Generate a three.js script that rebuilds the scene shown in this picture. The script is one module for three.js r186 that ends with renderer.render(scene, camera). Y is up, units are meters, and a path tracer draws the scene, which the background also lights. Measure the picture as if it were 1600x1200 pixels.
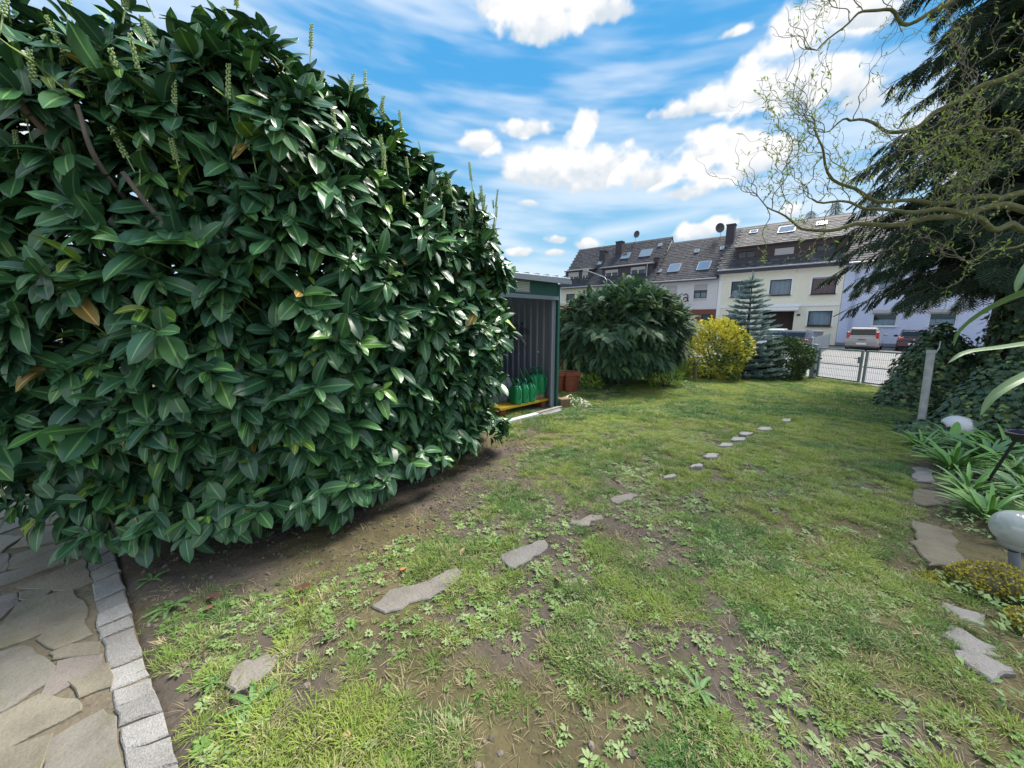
import * as THREE from 'three';
import { mergeGeometries } from 'three/addons/utils/BufferGeometryUtils.js';
import { RoundedBoxGeometry } from 'three/addons/geometries/RoundedBoxGeometry.js';

// ---------- camera, sky, sun, exposure ----------
const scene = new THREE.Scene();
const camera = new THREE.PerspectiveCamera(92.25, 4 / 3, 0.05, 900);
camera.position.set(0, 1.62, 0);
camera.rotation.set(-9.5 * Math.PI / 180, 0, 0);
const renderer = new THREE.WebGLRenderer({ antialias: true });
renderer.setSize(1024, 768);
renderer.toneMapping = THREE.LinearToneMapping;
renderer.toneMappingExposure = 2.1;
renderer.shadowMap.enabled = true;
const sun = new THREE.DirectionalLight(new THREE.Color(1, 0.93, 0.84), 4.0);
const SUN_AZ = 56 * Math.PI / 180, SUN_EL = 55 * Math.PI / 180;
sun.position.set(Math.sin(SUN_AZ) * Math.cos(SUN_EL) * 60, Math.sin(SUN_EL) * 60, -Math.cos(SUN_AZ) * Math.cos(SUN_EL) * 60);
sun.castShadow = true; sun.shadow.radius = 45; sun.shadow.mapSize.set(2048, 2048);
Object.assign(sun.shadow.camera, { left: -45, right: 45, top: 45, bottom: -45, near: 1, far: 160 });
scene.add(sun, sun.target);

// ---------- random numbers and noise ----------
function rng(seed) { let a = seed >>> 0; return () => { a = (a + 0x6D2B79F5) | 0; let t = Math.imul(a ^ (a >>> 15), 1 | a); t = (t + Math.imul(t ^ (t >>> 7), 61 | t)) ^ t; return ((t ^ (t >>> 14)) >>> 0) / 4294967296; }; }
function hash(x, y, z) { let h = Math.imul(x, 374761393) ^ Math.imul(y, 668265263) ^ Math.imul(z, 1274126177); h = Math.imul(h ^ (h >>> 13), 1274126177); h ^= h >>> 16; return (h >>> 0) / 4294967296; }
const fade = (t) => t * t * (3 - 2 * t);
function noise2(x, y, s = 0, wrap = 0) {
  let xi = Math.floor(x), yi = Math.floor(y); const u = fade(x - xi), v = fade(y - yi); let xj = xi + 1, yj = yi + 1;
  if (wrap) { xi = ((xi % wrap) + wrap) % wrap; yi = ((yi % wrap) + wrap) % wrap; xj = ((xj % wrap) + wrap) % wrap; yj = ((yj % wrap) + wrap) % wrap; }
  const a = hash(xi, yi, s), b = hash(xj, yi, s), c = hash(xi, yj, s), d = hash(xj, yj, s);
  return a + (b - a) * u + (c - a) * v + (a - b - c + d) * u * v;
}
function fbm(x, y, oct = 4, s = 0, wrap = 0) { let r = 0, a = 0.5, n = 0; for (let i = 0; i < oct; i++) { r += a * noise2(x, y, s + i, wrap); n += a; a *= 0.5; x *= 2; y *= 2; wrap *= 2; } return r / n; }
const sstep = (a, b, x) => { const t = Math.min(1, Math.max(0, (x - a) / (b - a))); return t * t * (3 - 2 * t); };
const lerp = (a, b, t) => a + (b - a) * t;
const V = (x, y, z) => new THREE.Vector3(x, y, z);
const TAU = Math.PI * 2, R = (d) => d * Math.PI / 180;

// ---------- the sky: blue air, thin high cloud, heaps of white cloud ----------
const CLOUDS = [[26.5,25.3,5.0,1.8],[30.5,25.9,4.6,2.8],[34.3,24.7,4.2,3.1],[38.2,24.4,3.3,2.4],[22.1,25.1,3.5,1.1],[40.3,22.5,2.6,2.4],[10.7,25.4,1.7,1.7],[9.4,23.7,1.9,1.7],[8.2,21.7,3.6,1.8],[2.8,20.4,5.5,2.6],[9.1,19.9,7.6,3.0],[14.4,20.3,5.2,2.8],[19.5,18.3,4.1,2.2],[24.0,16.5,3.9,1.2],[26.2,21.3,3.5,2.0],[29.8,20.1,4.1,2.7],[24.9,19.3,2.3,2.8],[32.5,18.6,3.9,2.0],[27.9,17.7,5.0,1.7],[5.1,36.3,10.9,1.9],[3.5,34.3,5.2,1.7],[11.1,35.1,5.8,1.5],[-0.9,36.1,5.1,1.2],[35.3,30.1,5.2,2.2],[33.8,28.7,2.7,1.3],[39.7,28.5,3.1,2.1],[-4.4,23.3,2.9,1.8],[2.0,25.1,3.4,1.2],[2.5,16.5,1.7,0.6],[1.4,10.1,2.4,0.9],[6.6,11.7,2.1,0.8],[6.2,10.0,1.9,0.7],[10.8,11.0,2.0,0.9],[25.5,11.7,3.1,1.4],[28.4,12.2,2.2,1.2],[35.3,12.7,1.1,1.1],[47.0,17.8,3.4,3.2],[50.2,13.8,3.4,3.2],[27.9,30.9,1.7,0.6]];
(function makeSky() {
  const W = 3072, Hh = 1536, data = new Float32Array(W * Hh * 4), dens = new Float32Array(W * Hh), rise = new Float32Array(W * Hh);
  const r = rng(77), all = CLOUDS.map((c) => [...c]);
  for (let k = 0; k < 120; k++) {            // the same heaps go on round the rest of the sky
    const az = 62 + r() * 280, el = 10 + r() * 48, w = 4 + r() * 7;
    if (az > 305) continue;
    for (let j = 0; j < 5; j++) all.push([az + (r() - 0.5) * w * 2.2, el + (r() - 0.35) * w * 0.5, w * (0.4 + r() * 0.5), w * (0.25 + r() * 0.25)]);
  }
  for (const [az, el, ra, re] of all) {
    const x0 = Math.floor((az - ra * 1.7 + 180) / 360 * W), x1 = Math.ceil((az + ra * 1.7 + 180) / 360 * W), y0 = Math.max(0, Math.floor((el - re * 1.7 + 90) / 180 * Hh)), y1 = Math.min(Hh - 1, Math.ceil((el + re * 1.7 + 90) / 180 * Hh));
    for (let y = y0; y <= y1; y++) for (let xx = x0; xx <= x1; xx++) {
      const a = (xx + 0.5) / W * 360 - 180 - az; let e = (y + 0.5) / Hh * 180 - 90 - el;
      const q = 1 - Math.sqrt((a / ra) ** 2 + ((e < 0 ? e * 1.35 : e) / re) ** 2), i = y * W + ((xx % W) + W) % W;
      if (q > -0.7) { const wq = Math.exp(q * 3); dens[i] = dens[i] ? Math.log(Math.exp(dens[i] * 5.5) + Math.exp(q * 5.5) * 0.9) / 5.5 : Math.max(q, -0.7) + 1e-6; if (q > -0.5) rise[i] = Math.max(rise[i], 0.5 + 0.5 * e / re + 0.0001); }
    }
  }
  for (let y = 0; y < Hh; y++) {
    const el = (y + 0.5) / Hh * 180 - 90;
    for (let x = 0; x < W; x++) {
      const az = (x + 0.5) / W * 360 - 180, i = y * W + x;
      const t = sstep(-6, 34, el);
      let cr = lerp(0.22, 0.042, t), cg = lerp(0.37, 0.2, t), cb = lerp(0.45, 0.405, t);
      if (el > -3) {
        // thin high cloud, drawn out sideways
        const ci = fbm(az * 0.045 + el * 0.03 + 40, el * 0.16, 5, 21), st = fbm(az * 0.12 + el * 0.1 + 9, el * 0.9 + az * 0.06, 4, 31);
        let th = sstep(0.34, 0.7, ci * 0.72 + st * 0.36) * 0.62;
        th = Math.max(th, (1 - Math.abs(el - (13.2 + (az - 19) * 0.13)) / 1.6) * sstep(8, 13, az) * (1 - sstep(25, 30, az)) * (0.35 + 0.5 * st));
        th = Math.max(0, Math.min(1, th));
        cr = lerp(cr, 0.44, th); cg = lerp(cg, 0.48, th); cb = lerp(cb, 0.53, th);
        if (dens[i] !== 0) {
          const n = fbm(az * 0.55 + 300, el * 0.7, 6, 51), n2 = fbm(az * 0.22 + 80, el * 0.4, 4, 61);
          const d = dens[i] + (n - 0.5) * 1.1 + (n2 - 0.5) * 0.25 + 0.03, al = sstep(-0.06, 0.42, d);
          const b = sstep(0.15, 0.95, rise[i] + (n - 0.5) * 1.1);
          cr = lerp(cr, lerp(0.33, 0.5, b), al); cg = lerp(cg, lerp(0.37, 0.5, b), al); cb = lerp(cb, lerp(0.41, 0.5, b), al);
        }
      }
      // columns: world direction x = sin(az), z = -cos(az); equirect u = atan2(z, x) / 2pi + 0.5
      let u = Math.atan2(-Math.cos(R(az)), Math.sin(R(az))) / TAU + 0.5; let xi = Math.floor(u * W); if (xi >= W) xi -= W; if (xi < 0) xi += W;
      const o = (y * W + xi) * 4; data[o] = cr; data[o + 1] = cg; data[o + 2] = cb; data[o + 3] = 1;
    }
  }
  const t = new THREE.DataTexture(data, W, Hh, THREE.RGBAFormat, THREE.FloatType);
  t.mapping = THREE.EquirectangularReflectionMapping; t.magFilter = t.minFilter = THREE.LinearFilter; t.wrapS = THREE.RepeatWrapping; t.needsUpdate = true;
  scene.background = t; scene.environment = t;
})();

// ---------- builders ----------
const used = {};
function numbered(n) { if (!(n in used)) { used[n] = 0; return n; } used[n]++; return n + '_' + String(used[n]).padStart(3, '0'); }
function shade(o) { o.traverse((m) => { if (m.isMesh) { m.castShadow = true; m.receiveShadow = true; } }); }
function tag(o, label, category, group) { o.userData.label = label; o.userData.category = category; if (group) o.userData.group = group; return o; }
function thing(name, label, category, [x, y, z] = [0, 0, 0], turn = 0, group) {
  const o = new THREE.Group(); o.name = numbered(name); o.position.set(x, y, z); o.rotation.y = turn; scene.add(o); return tag(o, label, category, group);
}
function mesh(name, geo, material, parent) { const m = new THREE.Mesh(geo, material); m.name = name; m.castShadow = m.receiveShadow = true; (parent || scene).add(m); return m; }
function setting(name, geo, material) { const m = mesh(numbered(name), geo, material); m.userData.kind = 'structure'; return m; }
function merge(list) { const l = list.map((g) => { const h = g.index ? g.toNonIndexed() : g; for (const k of Object.keys(h.attributes)) if (!['position', 'normal', 'uv', 'color'].includes(k)) h.deleteAttribute(k); return h; }); return mergeGeometries(l); }
function instances(name, geo, material, list, parent, kind = 'stuff') {
  const m = new THREE.InstancedMesh(geo, material, list.length); m.name = parent ? name : numbered(name); m.castShadow = m.receiveShadow = true;
  list.forEach((e, i) => { m.setMatrixAt(i, e.m); if (e.c) m.setColorAt(i, e.c); }); m.userData.kind = kind; (parent || scene).add(m); return m;
}
const _x = V(), _y = V(), _z = V();
function frame(pos, dir, nor, sx = 1, sy = 1, sz = 1) {     // y along dir, z near nor
  _y.copy(dir).normalize(); _x.crossVectors(_y, nor); if (_x.lengthSq() < 1e-8) _x.set(1, 0, 0).cross(_y); _x.normalize(); _z.crossVectors(_x, _y);
  const m = new THREE.Matrix4().makeBasis(_x.clone().multiplyScalar(sx), _y.clone().multiplyScalar(sy), _z.clone().multiplyScalar(sz)); m.setPosition(pos); return m;
}
function put(m, mat4) { m.applyMatrix4(mat4); return m; }
const box = (w, h, d, x = 0, y = 0, z = 0, rot) => { const g = new THREE.BoxGeometry(w, h, d); if (rot) g.rotateX(rot[0]).rotateY(rot[1]).rotateZ(rot[2]); return g.translate(x, y, z); };
const rbox = (w, h, d, r, x = 0, y = 0, z = 0) => new RoundedBoxGeometry(w, h, d, 2, r).translate(x, y, z);
const cyl = (r0, r1, h, x = 0, y = 0, z = 0, n = 16) => new THREE.CylinderGeometry(r0, r1, h, n).translate(x, y, z);
function tube(pts, rad, n = 6) {           // a tapering tube through the points
  const P = [], N = [], U = [], I = []; let a = V(0, 1, 0), len = 0;
  for (let i = 0; i < pts.length; i++) {
    const t = V().subVectors(pts[Math.min(i + 1, pts.length - 1)], pts[Math.max(i - 1, 0)]).normalize();
    let s = V().crossVectors(t, a); if (s.lengthSq() < 1e-4) s.crossVectors(t, V(1, 0, 0.3)); s.normalize(); const b = V().crossVectors(s, t); a = b;
    const r = typeof rad === 'function' ? rad(i / (pts.length - 1)) : rad[i] ?? rad; if (i) len += pts[i].distanceTo(pts[i - 1]);
    for (let k = 0; k <= n; k++) { const w = k / n * TAU, d = V().addScaledVector(s, Math.cos(w)).addScaledVector(b, Math.sin(w)); P.push(pts[i].x + d.x * r, pts[i].y + d.y * r, pts[i].z + d.z * r); N.push(d.x, d.y, d.z); U.push(k / n * TAU * r, len); }
  }
  for (let i = 0; i < pts.length - 1; i++) for (let k = 0; k < n; k++) { const q = i * (n + 1) + k; I.push(q, q + n + 1, q + 1, q + 1, q + n + 1, q + n + 2); }
  const g = new THREE.BufferGeometry(); g.setAttribute('position', new THREE.Float32BufferAttribute(P, 3)); g.setAttribute('normal', new THREE.Float32BufferAttribute(N, 3)); g.setAttribute('uv', new THREE.Float32BufferAttribute(U, 2)); g.setIndex(I); return g;
}
function curve(pts, n = 20) { return new THREE.CatmullRomCurve3(pts).getPoints(n); }
// a leaf along +y, its face to +z: rows of [position along, half width], a raised fold, a curl, a pale rib strip
function leafGeo(len, wid, { fold = 0.12, curl = 0.25, rows = 6, shape = (t) => Math.pow(Math.max(0, 1 - Math.abs(2 * Math.pow(t, 0.9) - 1) ** 2.3), 0.75), rib = [1.8, 1.6, 1.5], wave = 0, base = 0 } = {}) {
  const xs = [-1, -0.55, -0.13, -0.05, 0.05, 0.13, 0.55, 1], P = [], C = [], U = [], I = [];
  for (let j = 0; j <= rows; j++) {
    const t = j / rows, w = Math.max(0.03, shape(t)) * wid / 2, ang = curl * t, y = len * (t * Math.cos(ang * 0.6)), z0 = -len * t * Math.sin(ang * 0.6);
    xs.forEach((x, k) => { P.push(x * w, y, z0 + Math.abs(x) * w * fold * 2 + wave * wid * Math.sin(t * 9 + x * 2.5) * Math.abs(x)); const c = k === 3 || k === 4 ? rib : [1, 1, 1]; C.push(...c); U.push(x * w, y); });
  }
  for (let j = 0; j < rows; j++) for (let k = 0; k < 7; k++) { const q = j * 8 + k; I.push(q, q + 1, q + 8, q + 1, q + 9, q + 8); }
  const g = new THREE.BufferGeometry(); g.setAttribute('position', new THREE.Float32BufferAttribute(P, 3)); g.setAttribute('color', new THREE.Float32BufferAttribute(C, 3)); g.setAttribute('uv', new THREE.Float32BufferAttribute(U, 2)); g.setIndex(I); g.computeVertexNormals(); return g;
}
// small flat leaf, few faces
function smallLeaf(len, wid, fold = 0.2) {
  const P = [0, 0, 0, wid / 2, len * 0.45, fold * wid, 0, len * 0.5, 0, -wid / 2, len * 0.45, fold * wid, 0, len, -len * 0.06];
  const g = new THREE.BufferGeometry(); g.setAttribute('position', new THREE.Float32BufferAttribute(P, 3)); g.setAttribute('uv', new THREE.Float32BufferAttribute([0, 0, wid, len / 2, 0, len / 2, -wid, len / 2, 0, len], 2)); g.setIndex([0, 1, 2, 0, 2, 3, 2, 1, 4, 2, 4, 3]); g.computeVertexNormals(); return g;
}
function needle(P, from, to, w, side) { // one thin blade as a triangle pair
  P.push(from.x - side.x * w, from.y - side.y * w, from.z - side.z * w, from.x + side.x * w, from.y + side.y * w, from.z + side.z * w, to.x, to.y, to.z);
}
function triGeo(P) { const g = new THREE.BufferGeometry(); g.setAttribute('position', new THREE.Float32BufferAttribute(P, 3)); g.setAttribute('uv', new THREE.Float32BufferAttribute(new Array(P.length / 3 * 2).fill(0), 2)); g.computeVertexNormals(); return g; }
// flat slab with an uneven outline; uv in metres
function slab(poly, top, thick, seed, rough = 0.012, bevel = 0.006) {
  const r = rng(seed), out = [];
  for (let i = 0; i < poly.length; i++) { const a = poly[i], b = poly[(i + 1) % poly.length], L = Math.hypot(b[0] - a[0], b[1] - a[1]), n = Math.max(2, Math.min(7, Math.round(L / 0.07))); for (let k = 0; k < n; k++) { const t = k / n, j = L * 0.5 < rough ? 0 : rough; out.push([lerp(a[0], b[0], t) + (r() - 0.5) * j * 1.6, lerp(a[1], b[1], t) + (r() - 0.5) * j * 1.6]); } }
  const s = new THREE.Shape(out.map(([x, z]) => new THREE.Vector2(x, -z)));
  const g = new THREE.ExtrudeGeometry(s, { depth: thick, bevelEnabled: true, bevelThickness: bevel, bevelSize: bevel, bevelOffset: -bevel, bevelSegments: 1, steps: 1 });
  g.rotateX(-Math.PI / 2).translate(0, top - thick - bevel, 0); return g;
}
// ---------- textures: grain only ----------
function greyTex(size, fn, metres, srgb = false) {
  const d = new Uint8Array(size * size * 4); for (let y = 0; y < size; y++) for (let x = 0; x < size; x++) { const v = fn(x / size, y / size), o = (y * size + x) * 4; for (let k = 0; k < 3; k++) d[o + k] = 255 * Math.min(1, Math.max(0, Array.isArray(v) ? v[k] : v)); d[o + 3] = 255; }
  const t = new THREE.DataTexture(d, size, size); t.wrapS = t.wrapT = THREE.RepeatWrapping; t.magFilter = THREE.LinearFilter; t.minFilter = THREE.LinearMipmapLinearFilter; t.generateMipmaps = true; t.repeat.set(1 / metres, 1 / metres); if (srgb) t.colorSpace = THREE.SRGBColorSpace; t.needsUpdate = true; return t;
}
const grain = (m, n = 1) => greyTex(512, (u, v) => 0.55 + 0.45 * fbm(u * 8, v * 8, 6, 5 * n, 8), m);
const T = {
  soil: greyTex(1024, (u, v) => { const a = fbm(u * 10, v * 10, 7, 3, 10), b = noise2(u * 90, v * 90, 9, 90), c = noise2(u * 260, v * 260, 13, 260); const k = 0.42 + 0.55 * a + (b > 0.8 ? 0.2 * c : 0) - (b < 0.15 ? 0.18 : 0); return [k, k * 0.97, k * 0.93]; }, 1.3),
  soilBump: greyTex(1024, (u, v) => { const a = fbm(u * 10, v * 10, 7, 3, 10), b = fbm(u * 70, v * 70, 3, 9, 70); return 0.5 * a + 0.5 * b; }, 1.3),
  stone: greyTex(512, (u, v) => { const a = fbm(u * 4, v * 4, 6, 17, 4), b = noise2(u * 120, v * 120, 4, 120), k = 0.62 + 0.5 * (a - 0.5) + 0.16 * (b - 0.5); const st = sstep(0.55, 0.75, fbm(u * 6, v * 6, 4, 71, 6)); return [k * (1 - 0.1 * st), k * (1 - 0.07 * st), k * (1 - 0.22 * st)]; }, 0.55),
  stoneBump: greyTex(512, (u, v) => 0.6 * fbm(u * 6, v * 6, 6, 27, 6) + 0.4 * fbm(u * 50, v * 50, 3, 28, 50), 0.55),
  granite: greyTex(512, (u, v) => { const b = noise2(u * 150, v * 150, 14, 150), c = noise2(u * 70, v * 70, 15, 70), a = fbm(u * 5, v * 5, 4, 16, 5); return 0.5 + 0.18 * b + 0.2 * c + 0.3 * (a - 0.5); }, 0.4),
  fine: grain(0.6, 1), coarse: grain(3, 2),
  bark: greyTex(512, (u, v) => 0.35 + 0.65 * fbm(u * 24, v * 6, 5, 41, 0), 0.5),
  plaster: greyTex(512, (u, v) => 0.86 + 0.12 * fbm(u * 40, v * 40, 4, 44, 40) + 0.06 * (fbm(u * 3, v * 3, 4, 46, 3) - 0.5), 4),
};
const M = {};
function mat(name, c, roughness = 0.8, o = {}) { const m = new THREE.MeshPhysicalMaterial({ roughness, side: THREE.DoubleSide, ...o }); m.color.setRGB(...c); m.name = name; M[name] = m; return m; }
// ---------- terrain ----------
const HEDGE = [[-3.75, -2.22], [-1.5, -2.5], [-0.32, -4.55], [-0.95, -5.0], [-3.4, -5.0]];
function insideDist(x, z, poly) { let d = 1e9, ins = false; for (let i = 0, j = poly.length - 1; i < poly.length; j = i++) { const [ax, az] = poly[j], [bx, bz] = poly[i]; const t = Math.min(1, Math.max(0, ((x - ax) * (bx - ax) + (z - az) * (bz - az)) / ((bx - ax) ** 2 + (bz - az) ** 2))); d = Math.min(d, Math.hypot(x - ax - t * (bx - ax), z - az - t * (bz - az))); if ((az > z) !== (bz > z) && x < (bx - ax) * (z - az) / (bz - az) + ax) ins = !ins; } return ins ? -d : d; }
const pathSide = (x, z) => (x + 2.94) * 0.633 - (z + 2.5) * 0.775;          // below 0: the stone path
const bedSide = (x, z) => x + 1.06 * z - 0.42 - 0.5 * sstep(-2.6, -1.7, z);                               // above 0: the planted bed
const towardStreet = (x, z) => 0.963 * x - 0.27 * z;
function baseHeight(x, z) { const q = towardStreet(x, z); return -0.25 * sstep(5, 13, q) - 0.24 * sstep(13.6, 14.3, q); }
function ground(x, z) {
  let h = baseHeight(x, z); const p = pathSide(x, z);
  const rough = sstep(-0.1, 0.15, p);
  h += rough * ((fbm(x * 1.1 + 20, z * 1.1, 3, 101) - 0.5) * 0.05 + (fbm(x * 5, z * 5, 3, 111) - 0.5) * 0.028 + (fbm(x * 16, z * 16, 2, 121) - 0.5) * 0.026);
  h -= 0.05 * (1 - sstep(-0.06, 0.02, p));
  if (bedSide(x, z) > 0) h += 0.03 * sstep(0, 0.8, bedSide(x, z)) * (1 - sstep(12, 13, towardStreet(x, z)));
  return h;
}
// how much grass grows: 0 bare soil, 1 closed lawn
const STEP = [[[-1.278,-1.417],[-1.315,-1.488],[-1.301,-1.533],[-1.223,-1.566],[-1.161,-1.582],[-1.134,-1.559],[-1.133,-1.501],[-1.15,-1.44],[-1.185,-1.394],[-1.22,-1.383]],[[-0.811,-1.879],[-0.726,-1.996],[-0.543,-2.114],[-0.345,-2.217],[-0.333,-2.126],[-0.379,-2.042],[-0.53,-1.92],[-0.634,-1.849],[-0.72,-1.815]],[[-0.075,-2.36],[0.077,-2.437],[0.26,-2.537],[0.259,-2.422],[0.109,-2.272],[0.035,-2.217],[-0.027,-2.231]],[[0.45,-2.739],[0.633,-2.906],[0.764,-2.884],[0.721,-2.8],[0.529,-2.7]],[[0.9,-3.194],[1.097,-3.313],[1.193,-3.258],[0.958,-3.093]],[[1.599,-3.705],[1.748,-3.753],[1.737,-3.684],[1.583,-3.63]],[[1.981,-3.946],[2.149,-4.041],[2.17,-3.961],[1.99,-3.87]],[[2.31,-4.266],[2.408,-4.365],[2.542,-4.349],[2.449,-4.213],[2.329,-4.213]],[[2.699,-4.664],[2.804,-4.755],[2.964,-4.742],[2.874,-4.627],[2.732,-4.627]],[[3.016,-4.905],[3.124,-5.005],[3.264,-4.991],[3.166,-4.863],[3.04,-4.863]],[[3.255,-5.109],[3.362,-5.201],[3.508,-5.189],[3.417,-5.079],[3.287,-5.079]],[[3.709,-5.396],[3.847,-5.516],[4.013,-5.499],[3.884,-5.346],[3.734,-5.346]],[[4.436,-5.909],[4.572,-6.032],[4.705,-6.015],[4.577,-5.87],[4.455,-5.87]]];
function grassy(x, z) {
  const far = sstep(2.6, 8.5, Math.hypot(x - 0.5, z)); let g = fbm(x * 2.6 + 7, z * 2.6, 4, 131) * 0.5 + fbm(x * 11, z * 11 + 3, 3, 141) * 0.5;
  g = sstep(lerp(0.455, 0.24, far), lerp(0.6, 0.46, far), g + 0.035 * sstep(-0.5, 2, x));
  const hd = insideDist(x, z, HEDGE); g *= sstep(0.35, 0.95, hd + (fbm(x * 3, z * 3, 3, 151) - 0.5) * 0.9);
  g *= sstep(0.0, 0.12, pathSide(x, z)); g *= 1 - sstep(-0.35, 0.05, bedSide(x, z) + (fbm(x * 4, z * 4, 2, 161) - 0.5) * 0.4);
  g *= 1 - sstep(13.2, 13.4, towardStreet(x, z));
  return g;
}
function axis(a, b, c, d, fine) { const l = []; for (let x = b; x <= c; x += fine) l.push(x); let s = fine, x = c; while (x < d) { s *= 1.07; x += s; l.push(x); } s = fine; x = b; while (x > a) { s *= 1.07; x -= s; l.unshift(x); } return l; }
(function makeGround() {
  const xs = axis(-16, -3, 3.6, 22, 0.03), zs = axis(-26, -5, 0.2, 4, 0.03), nx = xs.length, P = [], C = [], U = [], I = [];
  for (const z of zs) for (const x of xs) {
    P.push(x, ground(x, z), z); U.push(x, z);
    const g = grassy(x, z), n = fbm(x * 2.3, z * 2.3, 4, 171), damp = fbm(x * 0.8 + 3, z * 0.8, 3, 181);
    let c = [0.082 + 0.05 * (n - 0.5), 0.068 + 0.04 * (n - 0.5), 0.056 + 0.033 * (n - 0.5)];
    const turf = [0.09, 0.105, 0.035], moss = [0.1, 0.09, 0.02];
    c = c.map((v, k) => lerp(v, turf[k], g * 0.7)); c = c.map((v, k) => lerp(v, moss[k], sstep(0.58, 0.7, damp) * 0.5));
    C.push(...c);
  }
  for (let j = 0; j < zs.length - 1; j++) for (let i = 0; i < nx - 1; i++) { const q = j * nx + i; I.push(q, q + nx, q + 1, q + 1, q + nx, q + nx + 1); }
  const g = new THREE.BufferGeometry(); g.setAttribute('position', new THREE.Float32BufferAttribute(P, 3)); g.setAttribute('color', new THREE.Float32BufferAttribute(C, 3)); g.setAttribute('uv', new THREE.Float32BufferAttribute(U, 2)); g.setIndex(I); g.computeVertexNormals();
  setting('lawn_ground', g, mat('soil', [1.6, 1.6, 1.6], 0.95, { vertexColors: true, map: T.soil, bumpMap: T.soilBump, bumpScale: 0.012 }));
})();
setting('terrain', new THREE.PlaneGeometry(900, 900, 4, 4).rotateX(-Math.PI / 2).translate(0, -0.62, 0), mat('field', [0.1, 0.11, 0.05], 1, { map: T.coarse }));
// ---------- street, forecourts, kerbs ----------
const GD = V(-0.27, 0, -0.963), GN = V(0.963, 0, -0.27);            // along the gate, and across it toward the street
const G0 = V(10.26, -0.25, -12.21);
function strip(q0, q1, y0, y1, a = -70, b = 70) { const g = new THREE.PlaneGeometry(1, 1, 60, 6), p = g.attributes.position, u = g.attributes.uv; for (let i = 0; i < p.count; i++) { const s = lerp(a, b, p.getX(i) + 0.5), t = p.getY(i) + 0.5, q = lerp(q0, q1, t); p.setXYZ(i, GN.x * q + GD.x * s, lerp(y0, y1, t), GN.z * q + GD.z * s); u.setXY(i, s, q); } g.computeVertexNormals(); return g; }
setting('road', strip(13.5, 19.8, -0.4, -0.4), mat('asphalt', [0.27, 0.27, 0.28], 0.9, { map: T.fine, bumpMap: T.fine, bumpScale: 0.004 }));
setting('forecourt_paving', strip(20.0, 60, -0.37, -0.36), mat('paving', [0.27, 0.265, 0.26], 0.9, { map: T.coarse }));
setting('kerb', (() => { const g = box(140, 0.2, 0.22); g.rotateY(Math.atan2(-GD.z, GD.x)); return g.translate(GN.x * 19.9, -0.45, GN.z * 19.9); })(), mat('concrete', [0.3, 0.3, 0.3], 0.9, { map: T.fine }));
// ---------- crazy-paved path with a row of granite setts ----------
const FLAG = [[[-2.681,-1.636],[-2.71,-1.712],[-2.863,-1.902],[-2.681,-2.001],[-2.453,-1.874],[-2.369,-1.794],[-2.567,-1.608],[-2.611,-1.587]],[[-2.431,-1.666],[-2.45,-1.712],[-2.356,-1.777],[-2.213,-1.681],[-2.296,-1.608]],[[-2.542,-1.488],[-2.519,-1.573],[-2.453,-1.615],[-2.183,-1.501],[-2.123,-1.452],[-2.13,-1.383],[-2.153,-1.305],[-2.241,-1.28]],[[-2.262,-1.58],[-2.214,-1.622],[-2.119,-1.636],[-2.036,-1.573],[-2.202,-1.55]],[[-2.176,-1.529],[-2.021,-1.559],[-1.96,-1.488],[-2.013,-1.367],[-2.05,-1.367]],[[-1.988,-1.428],[-1.924,-1.513],[-1.814,-1.417],[-1.884,-1.367]],[[-2.177,-1.216],[-2.119,-1.28],[-2.067,-1.351],[-1.891,-1.346],[-1.823,-1.305],[-1.95,-1.156],[-2.032,-1.117]],[[-1.794,-1.19],[-1.709,-1.295],[-1.637,-1.261],[-1.365,-1.044],[-1.64,-1.037]],[[-1.998,-1.094],[-1.928,-1.14],[-1.828,-1.194],[-1.759,-1.117],[-1.666,-1.03],[-1.875,-1.01]],[[-3.083,-1.902],[-3.036,-1.95],[-2.988,-1.981],[-2.891,-1.902],[-2.822,-1.794],[-2.814,-1.712]],[[-2.957,-1.991],[-2.828,-2.011],[-2.786,-1.96],[-2.793,-1.931],[-2.885,-1.941]],[[-3.027,-2.033],[-2.933,-2.293],[-2.659,-2.087],[-2.686,-2.011],[-2.833,-2.022]],[[-3.34,-2.105],[-3.3,-2.144],[-3.116,-2.32],[-3.052,-2.259],[-3.168,-2.048],[-3.194,-2.001]],[[-3.493,-2.361],[-3.233,-2.539],[-3.002,-2.361],[-3.09,-2.312],[-3.324,-2.209]],[[-3.624,-2.306],[-3.578,-2.347],[-3.545,-2.361],[-3.342,-2.204],[-3.356,-2.185],[-3.395,-2.144]],[[-3.608,-2.447],[-3.774,-2.689],[-3.51,-2.779],[-3.253,-2.564]],[[-3.928,-2.523],[-3.893,-2.577],[-3.726,-2.564],[-3.635,-2.389],[-3.681,-2.347]],[[-4.162,-2.689],[-4.144,-2.761],[-4.1,-2.895],[-3.933,-2.798],[-3.965,-2.63],[-4.005,-2.577]],[[-4.439,-2.916],[-4.441,-2.978],[-4.614,-3.205],[-4.348,-3.157],[-4.185,-2.978],[-4.263,-2.848],[-4.275,-2.798]],[[-3.946,-2.856],[-4.166,-3.065],[-3.913,-3.11],[-3.585,-2.836],[-3.813,-2.735]],[[-4.956,-3.254],[-5.031,-3.41],[-4.861,-3.522],[-4.526,-3.279],[-4.65,-3.18],[-4.622,-3.11],[-4.629,-3.021]],[[-4.46,-3.254],[-4.726,-3.493],[-4.439,-3.522],[-4.005,-3.18],[-4.285,-3.133]]];
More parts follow.
